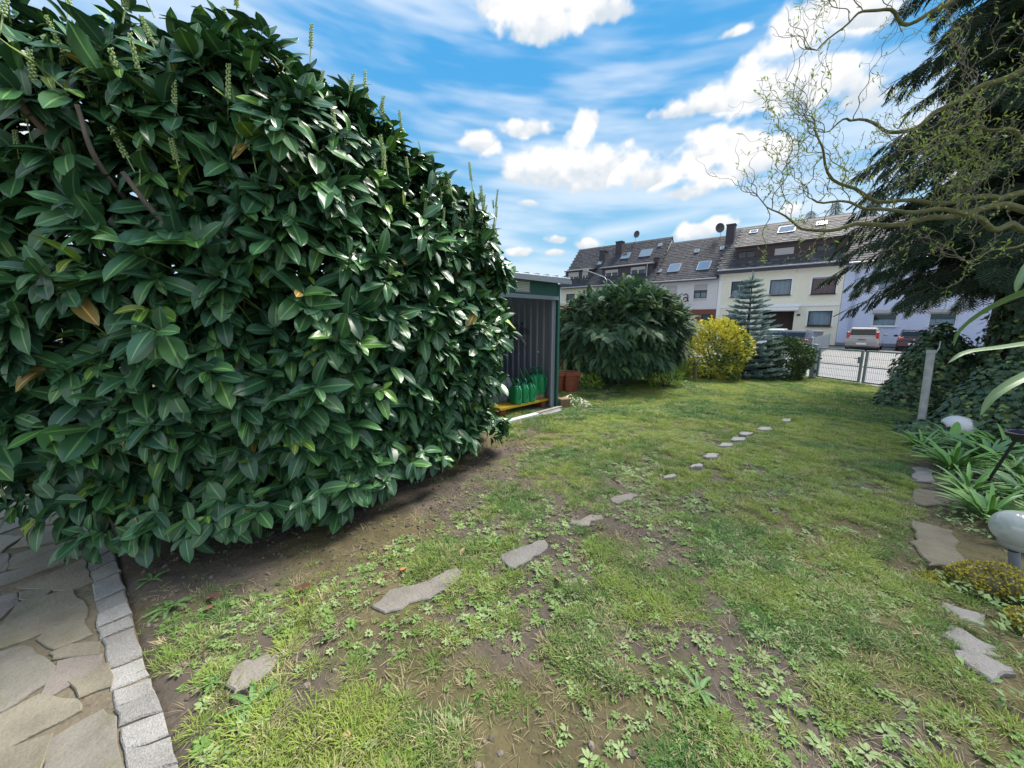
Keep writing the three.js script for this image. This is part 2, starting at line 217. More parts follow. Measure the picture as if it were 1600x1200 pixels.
const SETT = [[[-3.42,-2.708],[-3.464,-2.9],[-3.192,-2.673],[-3.165,-2.507]],[[-3.127,-2.476],[-3.15,-2.638],[-2.583,-2.189],[-2.622,-2.072]],[[-2.595,-2.05],[-2.553,-2.165],[-2.386,-2.029],[-2.443,-1.926]],[[-2.42,-1.907],[-2.36,-2.007],[-2.256,-1.922],[-2.325,-1.829]],[[-2.303,-1.811],[-2.233,-1.903],[-2.135,-1.824],[-2.213,-1.739]],[[-2.192,-1.722],[-2.114,-1.806],[-2.037,-1.744],[-2.119,-1.665]],[[-2.1,-1.65],[-2.017,-1.727],[-1.811,-1.56],[-1.902,-1.495]],[[-1.886,-1.482],[-1.794,-1.547],[-1.68,-1.458],[-1.78,-1.399]],[[-1.765,-1.388],[-1.665,-1.446],[-1.578,-1.377],[-1.683,-1.324]],[[-1.669,-1.314],[-1.564,-1.366],[-1.472,-1.294],[-1.582,-1.246]],[[-1.57,-1.237],[-1.459,-1.284],[-1.358,-1.205],[-1.479,-1.162]],[[-1.469,-1.154],[-1.347,-1.196],[-1.242,-1.114],[-1.373,-1.077]],[[-1.364,-1.069],[-1.232,-1.107],[-1.122,-1.02],[-1.287,-1.007]]];
function grown(p, d) { const [x, z] = [p.reduce((s, q) => s + q[0], 0) / p.length, p.reduce((s, q) => s + q[1], 0) / p.length]; return p.map(([a, b]) => { const L = Math.hypot(a - x, b - z); return [a + (a - x) / L * d, b + (b - z) / L * d]; }); }
(function makePath() {
  const bed = [[-0.95, -0.86], [-3.15, -2.66], [-6.5, -5.4], [-9, -3], [-5, 1.5], [-0.5, 1.5]];
  const path = setting('stone_path', (() => { const s = new THREE.Shape(bed.map(([x, z]) => new THREE.Vector2(x, -z))); return new THREE.ExtrudeGeometry(s, { depth: 0.06, bevelEnabled: false }).rotateX(-Math.PI / 2).translate(0, -0.056, 0); })(), mat('mortar', [0.23, 0.2, 0.145], 0.95, { map: T.soil, bumpMap: T.soilBump, bumpScale: 0.012 }));
  const tones = [[0.3, 0.27, 0.2], [0.32, 0.29, 0.22], [0.29, 0.27, 0.225], [0.28, 0.255, 0.19], [0.31, 0.27, 0.24]].map((c, i) => mat('flag' + i, c, 0.8, { map: T.stone, bumpMap: T.stoneBump, bumpScale: 0.008 }));
  const r = rng(5);
  FLAG.forEach((p, i) => mesh(i ? 'flagstone_' + String(i).padStart(3, '0') : 'flagstone', slab(grown(p, 0.02), 0.013 + r() * 0.006, 0.03, 30 + i, 0.01, 0.004), tones[i % 5], path));
  // more stones of the same sort under and beside the hedge, and toward the camera's left
  let k = FLAG.length;
  for (let a = 0; a < 9; a++) for (let b = 0; b < 5; b++) {
    const x = -2.05 - a * 0.42 - b * 0.32, z = -0.55 - a * 0.34 + b * 0.42; if (pathSide(x, z) > -0.35) continue;
    if (FLAG.some((p) => insideDist(x, z, p) < 0.27)) continue;
    const n = 6, q = []; for (let j = 0; j < n; j++) { const w = j / n * TAU + r() * 0.5; q.push([x + Math.cos(w) * (0.15 + r() * 0.08), z + Math.sin(w) * (0.13 + r() * 0.07)]); } q.reverse();
    mesh('flagstone_' + String(k++).padStart(3, '0'), slab(q, 0.013 + r() * 0.006, 0.03, 30 + k, 0.014, 0.004), tones[k % 5], path);
  }
  const gm = [[0.4, 0.39, 0.37], [0.35, 0.34, 0.325], [0.45, 0.44, 0.42]].map((c, i) => mat('sett' + i, c, 0.85, { map: T.granite, bumpMap: T.granite, bumpScale: 0.01 }));
  const far = []; for (let i = 0; i < 6; i++) { const s = i * 0.2, o = [-3.42 - 0.775 * s, -2.9 - 0.633 * s]; far.push([[o[0] - 0.05, o[1] + 0.2], [o[0], o[1]], [o[0] - 0.145, o[1] - 0.118], [o[0] - 0.195, o[1] + 0.082]]); }
  [...SETT.flatMap((p) => { const L = Math.hypot(p[1][0] - p[2][0], p[1][1] - p[2][1]); if (L < 0.3) return [p]; const n = Math.round(L / 0.2), o = []; for (let i = 0; i < n; i++) { const m = (a, b, t) => [lerp(a[0], b[0], t), lerp(a[1], b[1], t)]; o.push([m(p[0], p[3], (i + 0.04) / n), m(p[1], p[2], (i + 0.04) / n), m(p[1], p[2], (i + 0.96) / n), m(p[0], p[3], (i + 0.96) / n)]); } return o; }), ...far].forEach((p, i) => mesh(i ? 'sett_' + String(i).padStart(3, '0') : 'sett', slab(grown(p, 0.006), 0.013 + r() * 0.008, 0.1, 90 + i, 0.009, 0.006), gm[i % 3], path));
})();
// ---------- stepping stones in the lawn, edging stones of the bed ----------
const stepMat = [[0.34, 0.31, 0.265], [0.32, 0.295, 0.26], [0.3, 0.285, 0.265], [0.42, 0.41, 0.39]].map((c, i) => mat('step' + i, c, 0.85, { map: T.stone, bumpMap: T.stoneBump, bumpScale: 0.01 }));
const stepLabels = ['rounded grey stepping stone in bare soil beside the granite kerb', 'long narrow grey stepping stone, the largest of the lawn row', 'hooked grey stepping stone next after the long narrow one', 'fourth flat stepping stone of the row in the lawn', 'fifth stepping stone of the row, pointed at both ends'];
function centred(poly) { const x = poly.reduce((s, p) => s + p[0], 0) / poly.length, z = poly.reduce((s, p) => s + p[1], 0) / poly.length; return [x, z, poly.map(([a, b]) => [a - x, b - z])]; }
STEP.forEach((p, i) => { const [x, z, q] = centred(p); const m = mesh(numbered('stepping_stone'), slab(q, 0.03, 0.07, 200 + i, 0.03, 0.006), stepMat[i < 5 ? i % 3 : 3]); m.position.set(x, ground(x, z) - (i < 5 ? 0.013 : -0.004), z); tag(m, stepLabels[i] || ['sixth', 'seventh', 'eighth', 'ninth', 'tenth', 'eleventh', 'twelfth', 'last'][i - 5] + ' small sunken stepping stone of the lawn row, counted from the kerb', 'stepping stone', 'stepping stones across the lawn'); });
const EDGE = [[[2.516,-1.938],[2.57,-1.943],[2.653,-1.865],[2.669,-1.83],[2.563,-1.772],[2.478,-1.797]],[[2.303,-1.713],[2.394,-1.748],[2.422,-1.68],[2.44,-1.623],[2.39,-1.575],[2.263,-1.599],[2.246,-1.644]],[[2.187,-1.588],[2.247,-1.585],[2.309,-1.543],[2.353,-1.487],[2.307,-1.461],[2.238,-1.449],[2.199,-1.424],[2.16,-1.418],[2.168,-1.475]],[[4.472,-3.922],[4.708,-3.94],[4.279,-3.529],[4.113,-3.544]],[[3.934,-3.405],[4.194,-3.314],[3.899,-3.045],[3.61,-3.077]],[[3.307,-2.808],[3.442,-2.653],[2.993,-2.222],[2.795,-2.222],[2.917,-2.456]]];
const edgeLabels = ['flat grey edging stone just below the mossy boulder', 'middle one of three flat stones below the mossy boulder', 'lowest of three flat stones, broad and pale grey', 'small edging slab beside the ivy and the leaning pipe', 'edging slab streaked with moss beside the strap leaved clump', 'large brown mossy edging slab beside the glass globe lamp'];
const edgeMat = [mat('edgeGrey', [0.33, 0.31, 0.3], 0.85, { map: T.stone, bumpMap: T.stoneBump, bumpScale: 0.012 }), mat('edgeBrown', [0.25, 0.22, 0.16], 0.9, { map: T.stone, bumpMap: T.stoneBump, bumpScale: 0.012 })];
EDGE.forEach((p, i) => { const [x, z, q] = centred(p); const m = mesh(numbered('edging_stone'), slab(q, 0.035, 0.09, 260 + i, 0.03, 0.008), edgeMat[i > 3 ? 1 : 0]); m.position.set(x, ground(x, z) - 0.018, z); tag(m, edgeLabels[i], 'stone', 'edging stones along the bed'); });
// ---------- houses across the street ----------
// local axes: x along the facade to the right, z out of the facade toward the street, origin at street level
const HX = V(0.766, 0, 0.643), HN = V(-0.643, 0, 0.766), H0 = V(29.4, -0.3, -29.5);
const glass = mat('glass', [0.75, 0.8, 0.85], 0.03, { transmission: 1, thickness: 0, ior: 1.5 });
const slateTones = [[0.038, 0.039, 0.052], [0.047, 0.048, 0.061], [0.033, 0.034, 0.046], [0.056, 0.056, 0.066]];
mat('frameBrown', [0.035, 0.022, 0.018], 0.5); mat('frameWhite', [0.75, 0.75, 0.76], 0.45); mat('shutterGrey', [0.45, 0.43, 0.45], 0.6); mat('curtain', [0.6, 0.6, 0.62], 0.95); mat('curtainRed', [0.35, 0.04, 0.04], 0.95);
mat('roofSlate', [1, 1, 1], 0.75); mat('slateDeck', [0.05, 0.047, 0.05], 0.9); mat('cladding', [0.05, 0.043, 0.062], 0.75); mat('claddingBrown', [0.055, 0.034, 0.034], 0.75); mat('zinc', [0.4, 0.42, 0.45], 0.4, { metalness: 0.6 }); mat('fascia', [0.05, 0.045, 0.065], 0.6); mat('roomFloor', [0.3, 0.25, 0.2], 0.8); mat('whiteTrim', [0.78, 0.78, 0.8], 0.6);
function facade(w, h, holes, y0 = 0) { const s = new THREE.Shape([[0, y0], [w, y0], [w, h], [0, h]].map((p) => new THREE.Vector2(...p))); for (const [x0, y0, x1, y1] of holes) s.holes.push(new THREE.Path([[x0, y0], [x1, y0], [x1, y1], [x0, y1]].map((p) => new THREE.Vector2(...p)))); return new THREE.ExtrudeGeometry(s, { depth: 0.3, bevelEnabled: false }).translate(0, 0, -0.3); }
// window: parts are window > frame, pane, sill, shutter, curtain
function windowPart(house, [x0, y0, x1, y1], { fm = M.frameBrown, trim, panes = 1, shutter = 0, curtain, z = 0, sill = M.frameBrown, cm = M.curtain } = {}) {
  const w = x1 - x0, h = y1 - y0, g = new THREE.Group(); g.name = 'window'; g.position.set(x0, y0, z); house.add(g); const t = 0.07, d = 0.07, zz = -0.12, fr = [];
  fr.push(box(w, t, d, w / 2, t / 2, zz), box(w, t, d, w / 2, h - t / 2, zz), box(t, h - 2 * t, d, t / 2, h / 2, zz), box(t, h - 2 * t, d, w - t / 2, h / 2, zz)); for (let i = 1; i < panes; i++) fr.push(box(t, h - 2 * t, d, w * i / panes, h / 2, zz));
  mesh('frame', merge(fr), fm, g); for (let i = 0; i < panes; i++) mesh('pane', box(w / panes - t * 1.1, h - 2.1 * t, 0.012, w * (i + 0.5) / panes, h / 2, zz), glass, g);
  mesh('sill', box(w + 0.12, 0.05, 0.2, w / 2, -0.027, 0.06), sill, g);
  if (shutter) { const n = Math.max(2, Math.round(h * shutter / 0.12)), l = []; for (let i = 0; i < n; i++) l.push(box(w - 0.02, h * shutter / n - 0.012, 0.03, w / 2, h - (i + 0.5) * h * shutter / n, -0.055)); mesh('shutter', merge(l), M.shutterGrey, g); }
  if (curtain) { const [a, b] = curtain, l = []; for (let i = 0; i < 14; i++) l.push(box(w / 14 + 0.01, h * (b - a), 0.02, w * (i + 0.5) / 14, h * (a + b) / 2, -0.3 + 0.025 * Math.sin(i * 1.9), [0, 0.3 * Math.sin(i * 1.9 + 1), 0])); mesh('curtain', merge(l), cm, g); }
  if (trim) { const q = 0.12; mesh('surround', merge([box(w + 2 * q, q, 0.05, w / 2, h + q / 2, 0.02), box(q, h + 0.0, 0.05, -q / 2, h / 2, 0.02), box(q, h + 0.0, 0.05, w + q / 2, h / 2, 0.02)]), trim, g); }
  return g;
}
// roof slope from the eave (z front, y) up and back to the ridge, with slates laid on it
function roofSlope(house, x0, x1, ey, ez, ry, rz, seed, { tw = 0.3, rowH = 0.32, tones = slateTones, lift = 0.02, skip = [], name = 'roof' } = {}) {
  const r = rng(seed), up = V(0, ry - ey, rz - ez), L = up.length(); up.normalize(); const nor = V(0, -up.z, up.y).normalize(), list = [];
  const deck = new THREE.BoxGeometry(x1 - x0, L, 0.12); const rf = mesh(name, deck, M.slateDeck, house); rf.position.set((x0 + x1) / 2, (ey + ry) / 2, (ez + rz) / 2).addScaledVector(nor, -0.06); rf.rotation.x = Math.atan2(up.z, up.y);
  const rows = Math.ceil(L / rowH), inv = new THREE.Matrix4(); rf.updateMatrix(); inv.copy(rf.matrix).invert();
  for (let j = 0; j < rows; j++) for (let x = x0 + (j % 2 ? 0 : tw / 2); x < x1; x += tw) {
    const s = Math.min(L - rowH * 0.45, (j + 0.5) * rowH); if (skip.some(([a, b, c, d]) => x > a && x < b && s > c && s < d)) continue;
    const p = V(x + (r() - 0.5) * 0.02, ey, ez).addScaledVector(up, s + (r() - 0.5) * 0.015).addScaledVector(nor, lift + 0.012 * r());
    const tilt = up.clone().addScaledVector(nor, -0.075 + (r() - 0.5) * 0.03); const m = frame(p, tilt, nor).premultiply(inv); const c = tones[Math.floor(r() * tones.length * 0.999)], k = 0.75 + r() * 0.5; list.push({ m, c: new THREE.Color().setRGB(c[0] * k, c[1] * k, c[2] * k) });
  }
  instances('roof_tiles', box(tw * 0.97, rowH * 1.12, 0.02), M.roofSlate, list, rf); return { rf, up, nor, at: (x, s, o = 0) => V(x, ey, ez).addScaledVector(up, s).addScaledVector(nor, o) };
}
function skylight(house, slope, x, s, w, h) { const g = new THREE.Group(); g.name = 'skylight'; house.add(g); g.applyMatrix4(frame(slope.at(x, s, 0.09), slope.up, slope.nor)); mesh('frame', merge([box(w, 0.07, 0.09, 0, h / 2), box(w, 0.07, 0.09, 0, -h / 2), box(0.07, h - 0.07, 0.09, w / 2), box(0.07, h - 0.07, 0.09, -w / 2)]), M.zinc, g); mesh('pane', box(w - 0.07, h - 0.07, 0.02, 0, 0, 0.03), mat('skyPane', [0.35, 0.4, 0.45], 0.06, { metalness: 0.85 }), g); }
function dish(label, p, turn, r0 = 0.42) { const g = thing('satellite_dish', label, 'dish', [p.x, p.y, p.z], turn, 'satellite dishes on the roofs'); mesh('mast', cyl(0.03, 0.03, 1.0, 0, 0.4, 0), M.zinc, g); const d = new THREE.SphereGeometry(r0 * 1.6, 20, 8, 0, TAU, 0, 0.66); d.translate(0, -r0 * 1.6, 0).scale(1, 0.7, 1).rotateX(-1.25).translate(0, 0.95, 0.12); mesh('bowl', d, mat('dishGrey', [0.1, 0.1, 0.12], 0.6), g); mesh('feed_arm', tube([V(0, 0.65, 0), V(0, 0.75, -0.5)], 0.02, 5), M.zinc, g); return g; }
function house(name, label, x0, w, depth, eave, ridge, wallMat, holes, y0 = 0) {
  const o = H0.clone().addScaledVector(HX, x0), g = thing(name, label, 'house', [o.x, o.y, o.z], R(-40));
  mesh('front_wall', facade(w, eave, holes, y0), wallMat, g);
  const side = (x) => { const s = new THREE.Shape([[0, 0], [depth, 0], [depth, eave], [depth / 2, ridge], [0, eave]].map((p) => new THREE.Vector2(...p))); return new THREE.ExtrudeGeometry(s, { depth: 0.25, bevelEnabled: false }).rotateY(Math.PI / 2).translate(x, 0, -0.302); };
  mesh('side_wall', side(0.003), wallMat, g); mesh('side_wall', side(w - 0.253), wallMat, g); mesh('rear_wall', box(w - 0.6, eave, 0.25, w / 2, eave / 2, -depth), wallMat, g);
  mesh('floor_slab', box(w - 0.52, 0.2, depth - 0.8, w / 2, 3.0, -depth / 2 - 0.05), M.roomFloor, g); return g;
}
function chimney(g, x, y, z, w, h, d) { mesh('chimney', merge([box(w, h, d, x, y + h / 2, z), box(w + 0.1, 0.1, d + 0.1, x, y + h + 0.05, z)]), M.cladding, g); }
function gutter(g, x0, x1, y, z) { mesh('gutter', tube([V(x0, y, z), V(x1, y, z)], 0.07, 8), M.zinc, g); }
(function yellowHouse() {
  const wm = mat('cream', [0.82, 0.78, 0.66], 0.9, { map: T.plaster }), x = -12.0, L = (a) => a - x;
  const win = [[-10.9, 4.3, -9.3, 5.75], [-7.82, 4.3, -6.25, 5.68], [-4.84, 4.27, -3.23, 5.68], [-4.82, 1.57, -3.23, 2.87], [-10.9, 1.6, -9.4, 2.9]].map(([a, b, c, d]) => [L(a), b, L(c), d]), door = [L(-8.14), 0.05, L(-5.8), 2.88];
  const g = house('yellow_house', 'cream yellow terraced house with brown dormer band above three windows', x, 9.2, 9.6, 6.6, 11.45, wm, [...win, door]);
  windowPart(g, win[0], { trim: M.whiteTrim, curtain: [0, 0.4] }); windowPart(g, win[1], { trim: M.whiteTrim, curtain: [0.05, 0.95] }); windowPart(g, win[2], { trim: M.whiteTrim, shutter: 0.08, curtain: [0.1, 1], cm: M.curtainRed }); windowPart(g, win[3], { trim: M.whiteTrim, curtain: [0.1, 0.95] }); windowPart(g, win[4], { trim: M.whiteTrim, shutter: 0.3 });
  mesh('band', box(9.196, 0.24, 0.06, 4.6, 3.42, 0.032), M.whiteTrim, g); mesh('corner_strip', box(0.3, 6.5, 0.04, 0.16, 3.25, 0.021), M.whiteTrim, g);
  mesh('canopy', merge([box(2.9, 0.3, 0.9, door[0] + 1.2, 3.08, 0.45), box(2.96, 0.06, 0.96, door[0] + 1.2, 3.27, 0.46)]), M.whiteTrim, g);
  const gd = mesh('garage_door', box(2.34, 2.8, 0.06, door[0] + 1.17, 1.45, -0.9), M.claddingBrown, g); for (let i = 0; i < 11; i++) mesh('board', box(0.19, 2.76, 0.03, door[0] + 0.12 + i * 0.21, 1.45, -0.85), M.claddingBrown, gd);
  mesh('house_number', box(0.25, 0.16, 0.03, door[2] + 0.32, 2.55, 0.02), M.frameBrown, g);
  // eave, roof, dormer band
  mesh('fascia', box(9.5, 0.34, 0.1, 4.6, 6.62, 0.52), M.fascia, g); mesh('soffit', box(9.3, 0.05, 0.6, 4.6, 6.47, 0.2), M.whiteTrim, g); gutter(g, -0.1, 9.3, 6.78, 0.62);
  const tn = [[0.062, 0.06, 0.066], [0.046, 0.046, 0.055], [0.09, 0.086, 0.086], [0.036, 0.036, 0.045], [0.055, 0.055, 0.057]], sl = roofSlope(g, -0.1, 9.3, 6.82, 0.5, 11.5, -4.8, 11, { tw: 0.34, rowH: 0.36, tones: tn, skip: [[1.1, 9.4, 0.9, 3.2]] });
  roofSlope(g, 1.0, 9.28, 8.95, -0.55, 11.42, -4.7, 12, { tw: 0.34, rowH: 0.36, tones: tn, name: 'dormer_roof' }); roofSlope(g, -0.1, 9.3, 6.8, -10.1, 11.5, -4.82, 13, { tones: tn });
  const dw = [[-10.75, 7.55, -9.3, 8.55], [-7.83, 7.45, -6.4, 8.5], [-4.88, 7.5, -3.55, 8.45]].map(([a, b, c, d]) => [L(a), b, L(c), d]);
  const s = new THREE.Shape([[1.1, 7.1], [9.25, 7.1], [9.25, 8.95], [1.1, 8.95]].map((p) => new THREE.Vector2(...p))); dw.forEach(([a, b, c, d]) => s.holes.push(new THREE.Path([[a, b], [c, b], [c, d], [a, d]].map((p) => new THREE.Vector2(...p)))));
  mesh('dormer_wall', new THREE.ExtrudeGeometry(s, { depth: 0.15, bevelEnabled: false }).translate(0, 0, -0.86), M.claddingBrown, g);
  mesh('dormer_cheek', (() => { const q = new THREE.Shape([[0.72, 7.1], [0.72, 8.95], [2.9, 9.9], [2.9, 9.1]].map((p) => new THREE.Vector2(...p))); return new THREE.ExtrudeGeometry(q, { depth: 0.1, bevelEnabled: false }).rotateY(Math.PI / 2).translate(1.1, 0, 0); })(), M.claddingBrown, g);
  windowPart(g, dw[0], { z: -0.71, panes: 2, fm: M.frameBrown, curtain: [0, 0.45] }); windowPart(g, dw[1], { z: -0.71, shutter: 0.94 }); windowPart(g, dw[2], { z: -0.71, panes: 2, curtain: [0, 0.6] });
  const d2 = { up: V(0, 2.47, -4.15).normalize(), nor: V(0, 4.15, 2.47).normalize() }; d2.at = (xx, ss, o) => V(xx, 8.95, -0.55).addScaledVector(d2.up, ss).addScaledVector(d2.nor, o);
  skylight(g, d2, 4.7, 2.9, 1.25, 1.5); skylight(g, d2, 2.0, 3.4, 0.6, 0.7); skylight(g, d2, 7.2, 3.3, 0.7, 0.8);
  chimney(g, 0.05, 8.6, -3.2, 0.75, 3.0, 0.75);
})();
(function whiteHouse() {
  const wm = mat('offWhite', [0.66, 0.64, 0.68], 0.9, { map: T.plaster }), x = -18.2, L = (a) => a - x;
  const win = [[-14.2, 4.28, -12.98, 5.7], [-16.98, 4.6, -15.85, 5.75]].map(([a, b, c, d]) => [L(a), b, L(c), d]), low = [[-13.3, 1.2, -12.5, 2.7], [-15.4, 0.1, -13.9, 2.6]].map(([a, b, c, d]) => [L(a), b, L(c), d]);
  const g = house('white_house', 'off white terraced house with two roof windows and red brick ground floor', x, 6.18, 9.6, 6.15, 10.95, wm, [...win, ...low]);
  windowPart(g, win[0], { shutter: 0.42, panes: 2, curtain: [0.02, 0.4], sill: M.whiteTrim }); windowPart(g, win[1], { shutter: 0.85, sill: M.whiteTrim }); windowPart(g, low[0], {}); mesh('door', rbox(1.46, 2.46, 0.08, 0.02, low[1][0] + 0.75, 1.35, -0.15), M.frameWhite, g);
  const bm = mat('redBrick', [0.22, 0.085, 0.06], 0.9, { map: T.fine }); const s = new THREE.Shape([[0, 0], [6.16, 0], [6.16, 3.2], [0, 3.2]].map((p) => new THREE.Vector2(...p))); low.forEach(([a, b, c, d]) => s.holes.push(new THREE.Path([[a, b], [c, b], [c, d], [a, d]].map((p) => new THREE.Vector2(...p))))); mesh('brick_facing', new THREE.ExtrudeGeometry(s, { depth: 0.05, bevelEnabled: false }).translate(0.01, 0, 0.004), bm, g);
  const sl = roofSlope(g, -0.05, 6.15, 6.1, 0.5, 10.95, -4.8, 21, { tw: 0.3, rowH: 0.3 }); roofSlope(g, -0.05, 6.15, 6.1, -10.1, 10.93, -4.82, 22, {}); gutter(g, -0.05, 6.1, 6.13, 0.58);
  skylight(g, sl, 1.6, 2.2, 1.15, 1.3); skylight(g, sl, 4.5, 2.15, 1.15, 1.3); skylight(g, sl, 0.1, 1.9, 0.45, 0.5); skylight(g, sl, 3.2, 4.9, 0.4, 0.5); skylight(g, sl, 5.6, 4.9, 0.3, 0.5);
  mesh('wall_ornament', merge([new THREE.TorusGeometry(0.2, 0.05, 6, 20).translate(0, 0.2, 0), tube(curve([V(-0.2, 0.62, 0), V(0, 0.75, 0), V(0.2, 0.6, 0), V(0.22, 0.2, 0), V(0.3, -0.02, 0)], 14), 0.045, 6)]).translate(L(-14.95), 4.05, 0.06), M.frameBrown, g);
  dish('dark dish on the ridge of the white house', H0.clone().addScaledVector(HX, -13.2).addScaledVector(HN, -4.75).setY(10.62), R(-60), 0.5);
})();
(function leftHouse() {
  const wm = mat('paleCream', [0.68, 0.64, 0.56], 0.9, { map: T.plaster }), x = -30.2, L = (a) => a - x, W = 11.95;
  const win = [[-29.35, 4.1, -28.1, 5.45], [-27.0, 4.1, -25.8, 5.45], [-19.6, 4.6, -18.7, 5.85], [-22.5, 4.3, -21.2, 5.6]].map(([a, b, c, d]) => [L(a), b, L(c), d]);
  const g = house('dormered_house', 'pale cream house with two dark clad dormers and twin chimneys', x, W, 9.6, 6.2, 11.6, wm, win); win.forEach((w, i) => windowPart(g, w, { sill: M.whiteTrim, curtain: [0, 0.5], shutter: i === 2 ? 0.5 : 0 }));
  mesh('plinth_band', box(W - 0.02, 0.1, 0.05, W / 2, 3.3, 0.027), M.whiteTrim, g); mesh('red_facing', box(W - 0.04, 3.2, 0.05, W / 2, 1.62, 0.027), mat('salmon', [0.4, 0.12, 0.1], 0.9, { map: T.plaster }), g);
  const sl = roofSlope(g, -0.1, W + 0.05, 6.15, 0.5, 11.65, -4.8, 31, { tw: 0.3, rowH: 0.3 }); roofSlope(g, -0.1, W + 0.05, 6.15, -10.1, 11.63, -4.82, 32, {}); gutter(g, -0.1, W, 6.18, 0.6);
  const dormer = (a, b, y0, y1, wins, dz) => {
    const d = new THREE.Group(); d.name = 'dormer'; g.add(d); const s = new THREE.Shape([[a, y0], [b, y0], [b, y1], [a, y1]].map((p) => new THREE.Vector2(...p))); wins.forEach(([p, q, u, v]) => s.holes.push(new THREE.Path([[p, q], [u, q], [u, v], [p, v]].map((k) => new THREE.Vector2(...k))))); mesh('dormer_wall', new THREE.ExtrudeGeometry(s, { depth: 0.15, bevelEnabled: false }).translate(0, 0, dz - 0.15), M.cladding, d);
    for (const xx of [a + 0.002, b - 0.102]) mesh('dormer_cheek', (() => { const q = new THREE.Shape([[-dz + 0.15, y0], [-dz + 0.15, y1], [3.4, y1 + 0.9], [3.4, y0 + 1.2]].map((p) => new THREE.Vector2(...p))); return new THREE.ExtrudeGeometry(q, { depth: 0.1, bevelEnabled: false }).rotateY(Math.PI / 2).translate(xx, 0, 0); })(), M.cladding, d);
    const t = mesh('dormer_roof', box(b - a + 0.3, 0.12, 3.9), M.slateDeck, d); t.position.set((a + b) / 2, y1 + 0.42, dz - 1.75); t.rotation.x = 0.24; mesh('dormer_gutter', tube([V(a - 0.15, y1 + 0.02, dz + 0.22), V(b + 0.15, y1 + 0.02, dz + 0.22)], 0.05, 6), M.zinc, d);
    return d;
  };
  const dwA = [[0.75, 7.0, 2.3, 8.15], [2.75, 7.1, 3.6, 8.15]], dwB = [[5.9, 6.9, 7.5, 8.0], [9.0, 6.95, 10.7, 8.05]];
  dormer(0.45, 4.0, 6.7, 8.3, dwA, -0.5); dormer(5.5, 11.4, 6.6, 8.25, dwB, -0.45);
  dwA.forEach((w) => windowPart(g, w, { z: -0.5, panes: 2, fm: M.frameWhite, shutter: 0.5, sill: M.whiteTrim })); dwB.forEach((w) => windowPart(g, w, { z: -0.45, panes: 2, fm: M.frameWhite, shutter: 0.3, sill: M.whiteTrim, curtain: [0, 0.3] }));
  skylight(g, sl, 7.3, 5.0, 1.0, 1.0); skylight(g, sl, 9.7, 5.1, 1.3, 1.2); skylight(g, sl, 4.2, 4.2, 0.5, 0.6); skylight(g, sl, 11.0, 6.3, 0.4, 0.5);
  chimney(g, 6.2, 9.3, -3.6, 0.8, 2.3, 0.8); chimney(g, 4.4, 8.6, -2.9, 0.8, 2.0, 0.8); chimney(g, 11.5, 7.7, -1.6, 0.5, 1.2, 0.5);
  mesh('downpipe', tube([V(10.95, 8.2, -0.3), V(10.95, 6.4, -0.2)], 0.05, 6), M.zinc, g);
  dish('dish on the long ridge beside the twin chimneys', H0.clone().addScaledVector(HX, -22.6).addScaledVector(HN, -4.75).setY(11.3), R(20));
})();
(function blueHouse() {
  const wm = mat('paleBlue', [0.58, 0.63, 0.84], 0.9, { map: T.plaster }), x = -2.78, L = (a) => a - x, W = 14;
  const win = [[-0.75, 1.6, 0.65, 2.65], [2.3, 1.6, 3.7, 2.65], [-0.75, 4.4, 0.65, 5.5], [2.3, 4.4, 3.7, 5.5], [6, 1.6, 7.4, 2.65]].map(([a, b, c, d]) => [L(a), b, L(c), d]);
  const g = house('blue_house', 'pale blue rendered house with white window sills behind parked cars', x, W, 9.6, 6.6, 11, wm, win); win.forEach((w) => { windowPart(g, w, { fm: M.frameWhite, sill: M.whiteTrim, curtain: [0, 0.5], shutter: 0.12 }); mesh('shutter_box', box(w[2] - w[0] + 0.12, 0.24, 0.12, (w[0] + w[2]) / 2, w[3] + 0.1, 0.062), M.shutterGrey, g); });
  mesh('downpipe', tube([V(0.75, 6.5, 0.1), V(0.75, 0.1, 0.1)], 0.07, 8), mat('pipeBlue', [0.4, 0.45, 0.62], 0.5), g); mesh('plinth', box(W - 0.02, 0.25, 0.04, W / 2, 0.13, 0.022), mat('plinthGrey', [0.2, 0.21, 0.25], 0.9), g);
  roofSlope(g, -0.05, W, 6.6, 0.4, 11, -4.8, 41, {}); roofSlope(g, -0.05, W, 6.6, -10.1, 10.98, -4.82, 42, {}); gutter(g, -0.05, W, 6.6, 0.5);
})();
// street lamp before the dormered house
(function () { const p = H0.clone().addScaledVector(HX, -21.4).addScaledVector(HN, 5); const g = thing('street_lamp', 'grey street lamp with a slanting arm before the dark dormers', 'street lamp', [p.x, -0.38, p.z], R(-40)); mesh('pole', cyl(0.05, 0.09, 6.3, 0, 3.15, 0), M.zinc, g); mesh('arm', tube([V(0, 6.3, 0), V(-0.25, 6.6, 0.02), V(-2.2, 7.4, 0.1)], 0.045, 6), M.zinc, g); mesh('lamp_head', rbox(0.6, 0.14, 0.24, 0.05, -2.4, 7.45, 0.1), M.zinc, g); })();
